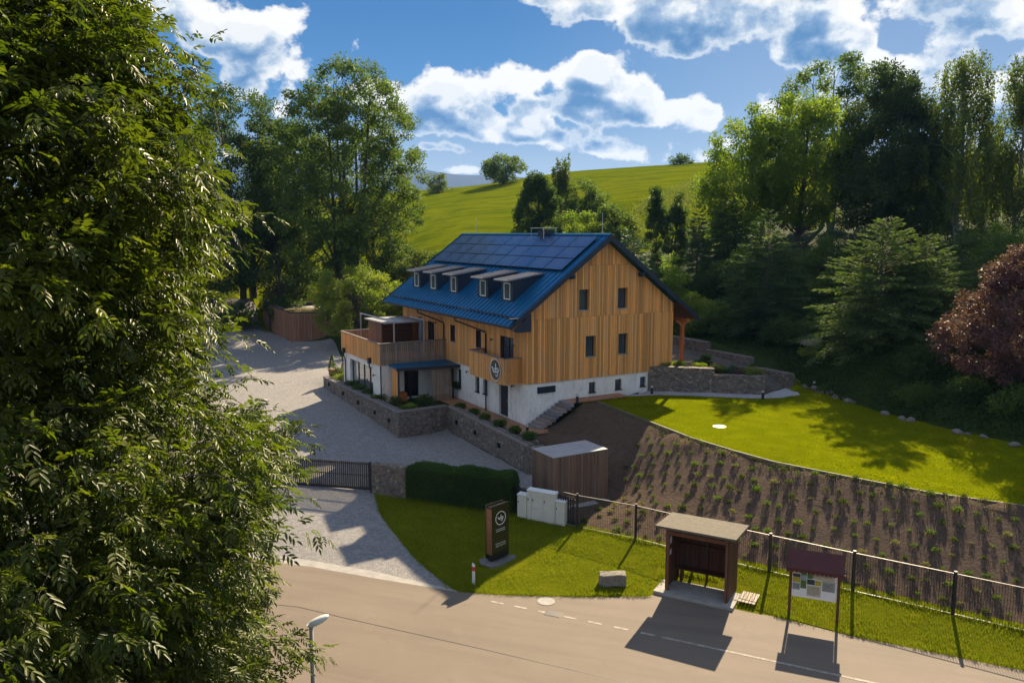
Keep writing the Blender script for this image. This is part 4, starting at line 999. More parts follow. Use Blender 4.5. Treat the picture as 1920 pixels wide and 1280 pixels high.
for (a, b, z) in ((20.3, -5.84, 2.3), (16.8, -5.84, 2.2), (13.4, -5.84, 2.15), (10.0, -5.84, 2.1), (7.4, -5.84, 2.1), (5.0, -2.19, 2.05), (2.4, -2.19, 1.95), (-.6, -2.19, 1.85)):
    x, y = hw(a, b); m = MB(); m.box(-.12, .0, -.09, .09, -.12, .14); o = m.build('wall_light', M['dark_metal'], gw_); o.location = (x - w1[0][0], y - w1[0][1], z); o.rotation_euler = (0, 0, TH)
m = MB(); p0 = hw(-3.78, -2.2); p1 = hw(-3.78, -1.3)
wall_run('gabion_pillar', 'short stone basket pillar ending the long patio wall', [hw(-3.72, -2.14), hw(-4.2, -2.14)], [(2.5, 2.5)], [(.5, .5)], .9, 1)
wall_run('gabion_wall', 'grey stone basket wall beside the house corner, below the flower bed', [G1[0], (13.0, 50.4)], [(5.42, 5.38)], [(3.4, 3.4)], .6, 1)
wall_run('gabion_wall', 'low stone basket wall along the gravel path, right of the flower bed', [(13.003, 50.4), (16.1, 49.85), (16.45, 51.0)], [(4.98, 4.95), (4.95, 4.9)], [(3.4, 3.4), (3.4, 3.4)], .6, 1)
wall_run('gabion_wall', 'lowest step of the stone basket wall behind the bed, at the path end', [(18.05, 51.25), (16.3, 54.3)], [(4.88, 4.9)], [(3.4, 3.6)], .6, -1)
wall_run('gabion_wall', 'middle step of the stone basket wall behind the flower bed', [(16.298, 54.303), (14.2, 58)], [(5.5, 5.5)], [(3.8, 4.0)], .6, -1)
wall_run('gabion_wall', 'highest step of the stone basket wall, behind the red porch post', [(14.198, 58.003), (10.3, 64.8)], [(6.05, 6.1)], [(4.2, 4.4)], .6, -1)
wall_run('gabion_pier', 'stone basket pier between the sliding gate and the hedge', [(-7.2, 39.55), (-5.4, 39.0)], [(2.28, 2.28)], [(.2, .2)], .5, 1)

# ------------------------------------------------------------------ patio, deck, stairs
def patio():
    e = empty('patio_deck', 'reddish wooden deck along the foot of the house', 'deck', (HC[0], HC[1], 0), TH)
    m = MB()
    n = 9
    for i in range(n):
        x0 = -1.35 + i * .152; y = -1.9
        while y < 11.1:
            L = rnd.uniform(2.2, 3.2); y1 = min(y + L, 11.1); m.box(x0, x0 + .145, y, y1 - .006, 2.54, 2.6, tonev(.82, 1.15)); y = y1
    for i in range(11): m.box(.02 + i * .09, .10 + i * .09, -1.9, -.9, 2.54, 2.6, tonev(.82, 1.15))
    m.build('boards', M['deck_board'], e)
    m = MB()
    for i in range(24): m.box(2.62 + i * .175, 2.62 + i * .175 + .168, -1.0, -.0, 3.86, 3.92, tonev(.82, 1.15))
    e2 = empty('upper_deck', 'narrow wooden landing at the top of the stone stairs', 'deck', (HC[0], HC[1], 0), TH); m.build('boards', M['deck_board'], e2)
    p = empty('patio_planter', 'long narrow planter strip behind the patio wall', 'planter', (HC[0], HC[1], 0), TH)
    m = MB(); m.box(-1.6, -1.36, -3.6, 6.2, 2.2, 2.62); m.box(-5.25, -4.95, 6.4, 21.8, 2.2, 2.6); m.box(-4.95, -4.3, 6.4, 9.6, 2.2, 2.6); m.build('soil_filling', M['bed_soil'], p)
    m = MB(); m.box(-1.36, -1.34, -3.6, 6.2, 2.5, 2.68); m.build('edging', M['light_metal'], p)
    s = empty('stone_stairs', 'nine rough stone steps climbing along the white gable plinth', 'stairs', (HC[0], HC[1], 0), TH)
    for i in range(9):
        m = MB(); x0 = .1 + i * .27; z1 = 2.62 + (i + 1) * .145
        m.box(x0, x0 + .36, -1.25 + rnd.uniform(-.06, .06), -.03, z1 - .24, z1, tonev(.75, 1.25, .12)); o = m.build('step', M['stone_step'], s, bevel=.02)
patio()
def bollard(x, y, z, label):
    e = empty('bollard_light', label, 'bollard light', (x, y, z), 0, 'bollard lights round the house')
    m = MB(); m.lathe([(.085, 0), (.085, .42), (.0, .42)], 14); m.build('post', M['dark_metal'], e)
    m = MB(); m.lathe([(.07, .421), (.07, .5), (.0, .5)], 14); m.build('lens', M['white_plastic'], e)
    m = MB(); m.lathe([(.09, .501), (.09, .53), (.0, .53)], 14); m.build('cap', M['light_metal'], e)
bollard(*hw(-1.7, -.95), 2.6, 'dark bollard light at the foot of the stone stairs')
bollard(*hw(-1.1, 2.9), 3.88, 'bollard light beside the top of the stone stairs')
bollard(8.96, 50.1, 3.8, 'bollard light at the lawn edge by the house corner')
bollard(15.56, 48.5, 3.8, 'bollard light at the lawn edge before the low stone basket wall')
bollard(-5.0, 41.6, .85, 'bollard light in the cobbled yard behind the stone pier')
bollard(19.9, 51.6, 3.8, 'bollard light by the row of boulders at the lawn corner')

# ------------------------------------------------------------------ gate, slat fence, steel fence
def gate():
    a = (-13.2, 41.0); b = (-7.32, 39.72); L = math.dist(a, b); rz_ = math.atan2(b[1] - a[1], b[0] - a[0])
    e = empty('sliding_gate', 'dark sliding gate of upright slats across the drive', 'gate', (a[0], a[1], .84), rz_)
    m = MB(); n = int(L / .115)
    for i in range(n): x = .06 + i * .115; m.box(x, x + .07, -.03, .0, .1, 1.5, tonev(.7, 1.3))
    m.build('slats', M['gate_slat'], e)
    m = MB(); m.box(0, L, .001, .08, .02, .16); m.box(0, L, .001, .05, 1.36, 1.42); m.box(0, L, .001, .05, .76, .81); m.box(-.0, .06, .001, .08, .16, 1.36); m.box(L - .06, L, .001, .08, .16, 1.36); m.build('frame', M['dark_metal'], e)
    e = empty('gate_post', 'dark steel post where the sliding gate meets the stone pier', 'post', (-7.26, 39.62, .5)); m = MB(); m.box(-.05, .05, -.05, .05, 0, 1.9); m.build('post', M['dark_metal'], e); 
gate()
def slat_fence():
    pts = [(-1.2, 38.4), (1.15, 36.95), (2.95, 35.82)]
    e = empty('slat_fence', 'dark upright slat fence between the hedge and the meter cabinets', 'fence', (pts[0][0], pts[0][1], .35))
    o = Vector((pts[0][0], pts[0][1], 0)); m = MB(); f = MB()
    for p, q in zip(pts, pts[1:]):
        d = (Vector((*q, 0)) - Vector((*p, 0))); L = d.length; d.normalize(); n = Vector((-d.y, d.x, 0)); n_ = int(L / .13)
        for i in range(n_):
            a = Vector((*p, 0)) - o + d * (.03 + i * .13); c = [a, a + d * .06, a + d * .06 + n * .03, a + n * .03]; m.prism([(v.x, v.y) for v in c], .08, 1.42)
        for z in (.12, 1.25):
            a = Vector((*p, 0)) - o + n * .031; c = [a, a + d * L, a + d * L + n * .04, a + n * .04]; f.prism([(v.x, v.y) for v in c], z, z + .06)
    m.build('slats', M['dark_metal'], e); f.build('rails', M['dark_metal'], e)
    for q in pts[:2]: g = MB(); g.box(q[0] - o.x - .05, q[0] - o.x + .05, q[1] - o.y + .08, q[1] - o.y + .17, -.1, 1.5); g.build('post', M['dark_metal'], e)
slat_fence()
def steel_fence():
    P0 = Vector((3.04, 35.72, 0)); P1 = Vector((16.0, 27.12, 0)); d = (P1 - P0).normalized()
    ts = [0]; 
    marks = [(3.04, 35.72), (5.54, 34.22), (8.0, 32.45), (10.45, 30.8), (13.08, 29.02), (15.9, 27.15), (18.8, 25.2), (21.7, 23.3), (24.6, 21.4)]
    e = empty('steel_fence', 'long steel wire fence with white lit top rail along the roadside verge', 'fence', (3.04, 35.72, 0))
    o = Vector((3.04, 35.72, 0))
    for x, y in marks:
        z = h(x, y); m = MB(); m.box(x - o.x - .04, x - o.x + .04, y - o.y - .04, y - o.y + .04, z - .3, z + 1.64); m.box(x - o.x - .05, x - o.x + .05, y - o.y - .05, y - o.y + .05, z + 1.64, z + 1.665)
        m.build('post', M['dark_metal'], e)
    def panel(p, q, ext=0):
        p = Vector((*p, 0)); q = Vector((*q, 0)); D = q - p; L = D.length; D.normalize(); n = Vector((-D.y, D.x, 0))
        a0 = p + D * .06; a1 = q - D * .06; L = (a1 - a0).length; k = int(L / .085); za, zb = h(p.x, p.y), h(q.x, q.y)
        m = MB()
        for i in range(k + 1):
            c = a0 + D * (L * i / k) - o; z = za + (zb - za) * i / k; w = .005
            m.hexa([c + Vector((-w, -w, z + .07)), c + Vector((w, -w, z + .07)), c + Vector((w, w, z + .07)), c + Vector((-w, w, z + .07)), c + Vector((-w, -w, z + 1.56)), c + Vector((w, -w, z + 1.56)), c + Vector((w, w, z + 1.56)), c + Vector((-w, w, z + 1.56))])
        m.build('wire_panel', M['dark_metal'], e)
        for zz in (.05, 1.56):
            m = MB()
            b0 = a0 - o - n * .014; b1 = a1 - o - n * .014; N_ = n * .028
            m.hexa([b0 + Vector((0, 0, za + zz)), b1 + Vector((0, 0, zb + zz)), b1 + N_ + Vector((0, 0, zb + zz)), b0 + N_ + Vector((0, 0, za + zz)), b0 + Vector((0, 0, za + zz + .025)), b1 + Vector((0, 0, zb + zz + .025)), b1 + N_ + Vector((0, 0, zb + zz + .025)), b0 + N_ + Vector((0, 0, za + zz + .025))])
            m.build('rail', M['rail_metal'], e)
    for p, q in zip(marks, marks[1:]): panel(p, q)
    panel((2.3, 36.2), marks[0])
steel_fence()

# ------------------------------------------------------------------ sheds, shelter and roadside things
def shed():
    e = empty('slatted_shed', 'box shed of narrow weathered slats with a flat grey roof on the bank foot', 'shed', (2.0, 37.55, .6), TH)
    W_, D_ = 3.3, 2.0
    m = MB(); m.box(.05, W_ - .05, .05, D_ - .05, .05, 2.5); m.build('wall_core', M['dark_wood'], e)
    m = MB(); k = dict(w=.085, gap=.022, th=.035, lo=.7, hi=1.25, warm=.05)
    boards(m, 0, W_, .02, 2.56, lambda u, d, z: (u, .05 - d - .01, z), **k); boards(m, 0, D_, .02, 2.56, lambda u, d, z: (.05 - d - .01, u, z), **k)
    boards(m, 0, W_, .02, 2.56, lambda u, d, z: (u, D_ - .05 + d, z), **k); boards(m, 0, D_, .02, 2.56, lambda u, d, z: (W_ - .05 + d, u, z), **k)
    m.build('slats', M['shed_wood'], e)
    m = MB(); m.box(.01, W_ - .01, .01, D_ - .01, 2.565, 2.6); m.build('roof', M['shed_roof_sheet'], e)
    m = MB(); m.box(-.3, W_ + .4, -.45, D_ + .1, -.4, .04); m.build('concrete_slab', M['concrete'], e)
shed()
def garage():
    e = empty('timber_garage', 'low timber garage with a mossy planted flat roof behind the yard', 'garage', (-24.7, 88.55, 1.85), 0)
    d = Vector((-7.2, 13.0)).normalized(); L = 14.8; f = Vector((math.cos(R(9)), math.sin(R(9)))); Wd = 6.2
    c = [(0, 0), tuple(f * Wd), tuple(f * Wd + d * L), tuple(d * L)]; Ht = 3.25
    m = MB(); ins = [(p[0] * .985 + .02, p[1] * .985 + .06) for p in c]; m.prism(ins, -.6, Ht - .45); m.build('wall_core', M['dark_wood'], e)
    nf = Vector((f.y, -f.x)); nd = Vector((-d.y, d.x))
    m = MB(); boards(m, 0, Wd, -.5, Ht, lambda u, q, z: (f.x * u + nf.x * q, f.y * u + nf.y * q, z), w=.17, lo=.75, hi=1.2); m.build('front_boards', M['larch_red'], e)
    m = MB(); boards(m, 0, L, -.5, Ht, lambda u, q, z: (d.x * u + nd.x * q, d.y * u + nd.y * q, z), [(10.2, 11.3, -.6, 2.1)], w=.17, lo=.75, hi=1.2); m.build('side_boards', M['larch_red'], e)
    m = MB(); a = d * 10.2 + nd * .01; b = d * 11.3 + nd * .01; m.hexa([(a.x, a.y, -.1), (b.x, b.y, -.1), (b.x + nd.x * .02, b.y + nd.y * .02, -.1), (a.x + nd.x * .02, a.y + nd.y * .02, -.1), (a.x, a.y, 2.1), (b.x, b.y, 2.1), (b.x + nd.x * .02, b.y + nd.y * .02, 2.1), (a.x + nd.x * .02, a.y + nd.y * .02, 2.1)]); m.build('door', M['roof_edge'], e)
    m = MB()
    for p, q in ((c[0], c[1]), (c[1], c[2]), (c[2], c[3]), (c[3], c[0])):
        D = (Vector(q) - Vector(p)); n = Vector((-D.y, D.x)).normalized() * .28; m.prism([p, q, tuple(Vector(q) + n), tuple(Vector(p) + n)], Ht + .003, Ht + .06)
    m.build('roof_edge', M['dark_metal'], e)
    m = MB(); g = [tuple(Vector(c[0]) + f * .3 + d * .3), tuple(Vector(c[1]) - f * .3 + d * .3), tuple(Vector(c[2]) - f * .3 - d * .3), tuple(Vector(c[3]) + f * .3 - d * .3)]; m.prism(g, Ht - .45, Ht - .12); m.build('planted_roof', M['sedum'], e)
    m = MB(); q = d * 8.6; m.prism([tuple(Vector(c[0]) + f * .4 + q), tuple(Vector(c[1]) - f * .4 + q), tuple(Vector(c[1]) - f * .4 + d * 14.3), tuple(Vector(c[0]) + f * .4 + d * 14.3)], Ht - .119, Ht - .08); m.build('gravel_roof', M['gravel'], e)
    m = MB(); q = d * 11.5 + f * 4.0; m.prism([(q.x, q.y), (q.x + 1.4, q.y + .2), (q.x + 1.1, q.y + 1.4), (q.x - .3, q.y + 1.2)], Ht - .079, Ht + .35); m.build('roof_hatch', M['dark_metal'], e)
garage()
def shelter():
    f = Vector((2.15, -1.19, 0)).normalized(); rz_ = math.atan2(f.y, f.x)
    e = empty('bus_shelter', 'open fronted brown wooden bus shelter with a grey felt roof', 'bus shelter', (5.98, 29.72, .12), rz_)
    W_, D_ = 2.5, 1.55
    m = MB(); m.box(-.35, W_ + .25, -.28, D_ + .15, -.16, .0); m.build('floor_slab', M['concrete'], e, bevel=.01)
    k = dict(w=.12, gap=.012, th=.03, lo=.7, hi=1.2)
    m = MB(); boards(m, .0, D_, .02, 2.5, lambda u, d, z: (.06 - d, u, z), **k); m.box(.061, .07, .02, D_ - .02, .02, 2.5); m.build('side_wall', M['dark_wood'], e)  # thin sheets added behind all three board walls to block light through gaps
    m = MB(); m.box(W_ - .07, W_ - .061, .02, D_ - .02, .02, 2.5); boards(m, .0, D_, .02, 2.5, lambda u, d, z: (W_ - .06 + d, u, z), **k); m.build('side_wall', M['dark_wood'], e)
    m = MB(); m.box(.08, W_ - .08, D_ - .019, D_ - .008, .34, 2.45); boards(m, .04, W_ - .04, .32, 2.45, lambda u, d, z: (u, D_ - .02 - d, z), **k); m.build('back_wall', M['dark_wood'], e)
    m = MB()
    for x in (.07, W_ - .16): m.box(x, x + .09, -.01, .09, .0, 2.5, 1.5)
    for x in (.07, W_ - .16, 1.25): m.box(x, x + .08, D_ - .14, D_ - .055, .0, 2.45)
    m.box(.161, W_ - .161, -.01, .06, 2.28, 2.44, 1.5); m.box(.15, W_ - .16, D_ - .13, D_ - .06, 1.42, 1.5, .8)
    m.build('frame', M['dark_wood'], e)
    m = MB(); m.box(.15, W_ - .15, D_ - .52, D_ - .16, .5, .55); m.box(.3, .38, D_ - .5, D_ - .2, 0, .5); m.box(W_ - .4, W_ - .32, D_ - .5, D_ - .2, 0, .5); m.build('bench', M['dark_wood'], e)
    m = MB(); r = [(-.3, -.38, 2.62), (W_ + .3, -.38, 2.62), (W_ + .3, D_ + .22, 2.47), (-.3, D_ + .22, 2.47)]; m.hexa(r + [(a, b, c + .09) for a, b, c in r]); m.build('roof', M['felt_roof'], e)
    m = MB()
    for z, hh in ((1.75, .3), (1.3, .22)): m.box(.075, .08, .35, .58, z, z + hh)
    m.build('timetable', M['white_paint'], e)
    b = empty('pavers', 'pavers with shadow stripes built as slats beside the bus shelter', 'pavers', (8.35, 28.75, .16), rz_)
    m = MB()
    for i in range(5): m.box(.25 + i * .13, .25 + i * .13 + .11, -.0, .95, 0, .03, tonev(.8, 1.3))  # slats and gaps stand in for shadow stripes on the pavers
    m.build('slats', M['larch_grey'], b)
    b2 = MB(); 
shelter()
def notice_board():
    p = Vector((10.2, 27.72, 0)); q = Vector((11.72, 27.1, 0)); D = (q - p); rz_ = math.atan2(D.y, D.x); L = D.length
    e = empty('notice_board', 'roadside notice board with maroon roof and tourist panels', 'notice board', (p.x, p.y, .1), rz_)
    for x in (0, L): m = MB(); m.box(x - .05, x + .05, -.05, .05, -.1, 2.2); m.build('post', M['dark_wood'], e)
    m = MB(); m.box(.06, L - .06, -.02, .02, .75, 2.0); m.build('backing_board', M['white_paint'], e)
    m = MB(); r = [(-.15, -.42, 1.92), (L + .15, -.42, 1.92), (L + .15, .02, 2.48), (-.15, .02, 2.48)]
    m.hexa([*r[:2], (L + .15, .05, 2.44), (-.15, .05, 2.44), (-.15, -.42, 1.97), (L + .15, -.42, 1.97), (L + .15, .05, 2.52), (-.15, .05, 2.52)])
    m.hexa([(-.15, .051, 2.44), (L + .15, .051, 2.44), (L + .15, .42, 1.98), (-.15, .42, 1.98), (-.15, .051, 2.52), (L + .15, .051, 2.52), (L + .15, .42, 2.04), (-.15, .42, 2.04)])
    x = -.15                                              # scalloped edge
    while x < L + .1:
        m.extr([(x, -.421, 1.97), (x + .14, -.421, 1.97), (x + .14, -.421, 1.87), (x + .105, -.421, 1.83), (x + .035, -.421, 1.83), (x, -.421, 1.87)], (0, .02, 0)); x += .142
    m.build('roof', M['maroon_roof'], e)
    cols = [('poster_sky', (.30, .42, .52)), ('poster_green', (.10, .19, .03)), ('poster_yellow', (.50, .42, .02)), ('poster_cream', (.62, .56, .42)), ('poster_dark', (.04, .05, .07)), ('poster_grey', (.42, .44, .43))]
    for nm, c in cols: simple(nm, c, tuple(v * .7 for v in c), scale=7, rough=.5)
    items = [(.08, .34, 1.62, 1.9, 3), (.08, .34, 1.5, 1.62, 4), (.08, .34, 1.3, 1.49, 2), (.08, .34, 1.02, 1.28, 5), (.35, .55, 1.6, 1.9, 1), (.35, .55, 1.42, 1.59, 0), (.35, .55, 1.1, 1.41, 1), (.57, .76, 1.7, 1.9, 0), (.57, .76, 1.5, 1.69, 1), (.57, .83, 1.28, 1.47, 4), (.77, .95, 1.55, 1.72, 4), (.84, 1.05, 1.28, 1.45, 2), (.8, 1.5, 1.5, 1.9, 3), (1.08, 1.52, 1.1, 1.48, 5), (.57, 1.05, .85, 1.24, 3)]
    for i, (a, b, c, d, k) in enumerate(items):
        m = MB(); m.box(a, b - .005, -.028 - .0007 * i, -.021, c, d); m.build('poster', M[cols[k][0]], e)
    rr = random.Random(2)
    for x0, x1, z0, z1 in ((.84, 1.44, 1.62, 1.84), (1.12, 1.48, 1.14, 1.42), (.1, .3, 1.05, 1.24), (.6, 1.0, .9, 1.2)):
        z = z1; m = MB()
        while z > z0:
            x = x0
            while x < x1: w = rr.uniform(.03, .08); m.box(x, min(x + w, x1), -.0405, -.0385, z - .012, z); x += w + .02
            z -= .035
        m.build('printed_text', M['black_panel'], e)
notice_board()
def cabinets():
    f = Vector((1.89, -1.0, 0)).normalized(); rz_ = math.atan2(f.y, f.x); o = Vector((.26, 37.05, .4))
    def cab(x0, widths, hgt, label, dep=.32):
        p = o + f * x0; e = empty('meter_cabinet', label, 'meter cabinet', p, rz_, 'meter cabinets by the slat fence')
        w = sum(widths); m = MB(); m.box(0, w, 0, dep, -.1, hgt); m.build('housing', M['cream_box'], e, bevel=.01)
        m = MB(); m.hexa([(-.02, -.03, hgt + .001), (w + .02, -.03, hgt + .001), (w + .02, dep + .02, hgt + .001), (-.02, dep + .02, hgt + .001), (-.02, -.03, hgt + .03), (w + .02, -.03, hgt + .03), (w + .02, dep + .02, hgt + .07), (-.02, dep + .02, hgt + .07)]); m.build('lid', M['white_plastic'], e)
        x = 0
        for q in widths:
            m = MB(); m.box(x + .012, x + q - .012, -.018, -.001, hgt * .42, hgt - .03); d = m.build('door', M['cream_box'], e)
            m = MB(); m.box(x + .05, x + .085, -.035, -.019, hgt * .66, hgt * .74); m.build('handle', M['dark_metal'], d)
            m = MB(); m.box(x + .012, x + q - .012, -.016, -.001, .04, hgt * .42 - .015); m.build('lower_panel', M['cream_box'], e); x += q
    cab(0, [.5], 1.12, 'lower cream meter cabinet at the left end of the row')
    cab(.52, [.26, .6, .62], 1.42, 'tallest cream meter cabinet with three doors, in the middle of the row')
    cab(2.02, [.48], 1.1, 'lower white meter cabinet at the right end of the row')
    m = MB(); p = o; m.box(-.15, 2.65, -.55, .4, -.5, -.1); ob = m.build('cabinet_slab', M['concrete']); ob.location = o; ob.rotation_euler = (0, 0, rz_); tag(ob, 'rough concrete slab under the cream meter cabinets', 'concrete slab')
cabinets()
def small_things():
    e = empty('delineator_post', 'white roadside marker post with a red band beside the drive', 'marker post', (-1.55, 30.4, .02), R(-20))
    m = MB(); m.extr([(-.055, 0, 0), (.055, 0, 0), (.055, 0, .82), (-.055, 0, .90)], (0, .05, 0)); m.build('post', M['white_plastic'], e)
    m = MB(); m.box(-.057, .057, -.002, .052, .56, .74); m.build('red_band', M['red_paint'], e)
    m = MB(); n = 7; rr = random.Random(5)
    import bmesh
    bm = bmesh.new(); bmesh.ops.create_cube(bm, size=1); bmesh.ops.subdivide_edges(bm, edges=bm.edges, cuts=5, use_grid_fill=True)
    for v in bm.verts: v.co = Vector((v.co.x * 1.05, v.co.y * .5, v.co.z * .5)) + Vector([rr.uniform(-.018, .018) for _ in range(3)]); v.co.z += .03 * math.sin(v.co.x * 5)
    bmesh.ops.bevel(bm, geom=[ed for ed in bm.edges if ed.is_boundary], offset=.01, affect='EDGES') if False else None
    me = bpy.data.meshes.new('stone_block'); bm.to_mesh(me); bm.free(); o = link('stone_block', me, M['pale_stone']); o.location = (4.02, 30.3, .3); o.rotation_euler = (0, 0, R(-3)); tag(o, 'rough oblong stone block on the grass left of the bus shelter', 'stone block')
    b = o.modifiers.new('bevel', 'BEVEL'); b.width = .04; b.segments = 2; b.limit_method = 'ANGLE'
    e = empty('street_lamp', 'grey street lamp with an oval white head above the road', 'street lamp', (-4.55, 17, 0))
    m = MB(); m.tube([(0, 0, 0), (0, 0, 3), (0, 0, 5.2)], [.07, .055, .045], 10); m.build('pole', M['concrete'], e, True)
    m = MB(); N_ = 12; prof = [(0, .03), (.08, .085), (.2, .105), (.34, .10), (.46, .07), (.52, .02)]
    vs = []; ax = Vector((.86, .35, .33)).normalized(); sdv = ax.cross(Vector((0, 0, 1))).normalized(); up = sdv.cross(ax)
    base = Vector((-.08, -.03, 5.2))
    for s_, r_ in prof:
        for j in range(N_): t = 2 * math.pi * j / N_; vs.append(base + ax * s_ + sdv * math.cos(t) * r_ * 1.1 + up * math.sin(t) * r_ * .75)
    fs = [(i * N_ + j, i * N_ + (j + 1) % N_, (i + 1) * N_ + (j + 1) % N_, (i + 1) * N_ + j) for i in range(len(prof) - 1) for j in range(N_)] + [tuple(range(N_)), tuple(range((len(prof) - 1) * N_, len(prof) * N_))]
    m.add(vs, fs); m.build('lamp_head', M['white_plastic'], e, True)
    e = empty('lawn_edging', 'thin metal edging strip between the lawn and the planted bank', 'edging', (0, 0, 0))
    m = MB(); pts = LAWN_EDGE[:-1]
    for p, q in zip(pts, pts[1:]):
        d = (Vector(q) - Vector(p)).normalized(); n = Vector((-d.y, d.x)) * .03
        m.prism([(p[0] - n.x, p[1] - n.y), (q[0] - n.x, q[1] - n.y), (q[0] + n.x, q[1] + n.y), (p[0] + n.x, p[1] + n.y)], h(p[0], p[1]) - .2, [h(*p) + .05, h(*q) + .05] * 2 if False else [h(*p) + .05, h(*q) + .05, h(*q) + .05, h(*p) + .05])
    m.build('strip', M['grey_capping'], e)
small_things()

# ------------------------------------------------------------------ foliage
def unit(v): return v / np.maximum(np.linalg.norm(v, axis=-1, keepdims=True), 1e-9)
def leafquads(C, D, L, Wd, rs, nrm=None):
    """rhomb leaves: C base points, D directions, L lengths, Wd widths"""
    n = len(C); D = unit(D); r = unit(rs.normal(size=(n, 3))) if nrm is None else nrm
    S_ = unit(np.cross(D, r)); U = np.cross(S_, D)
    L = np.asarray(L).reshape(-1, 1); Wd = np.asarray(Wd).reshape(-1, 1)
    V = np.empty((n, 4, 3)); V[:, 0] = C; V[:, 1] = C + D * L * .5 + S_ * Wd * .5 + U * Wd * .12; V[:, 2] = C + D * L; V[:, 3] = C + D * L * .5 - S_ * Wd * .5 + U * Wd * .12
    F = np.arange(n * 4).reshape(n, 4)
    return V.reshape(-1, 3), F
def lobes(rs, k=7, a=.28):
    d = unit(rs.normal(size=(k, 3))); w = rs.uniform(-a, a * 1.1, k)
    return lambda u: 1 + (np.exp(-((1 - u @ d.T) / .22)) * w).sum(-1)
def add_branch(mb, p, q, r0, r1, rs, n=5, sag=0., k=4):
    p = np.array(p, float); q = np.array(q, float); L = np.linalg.norm(q - p); pts = []
    o = rs.normal(size=3) * L * .06
    for i in range(k + 1):
        t = i / k; c = p + (q - p) * t + o * math.sin(math.pi * t) + np.array([0, 0, sag * L * math.sin(math.pi * t)]); pts.append(tuple(c))
    mb.tube(pts, [r0 + (r1 - r0) * i / k for i in range(k + 1)], n, cap=False); return pts
TREES = []
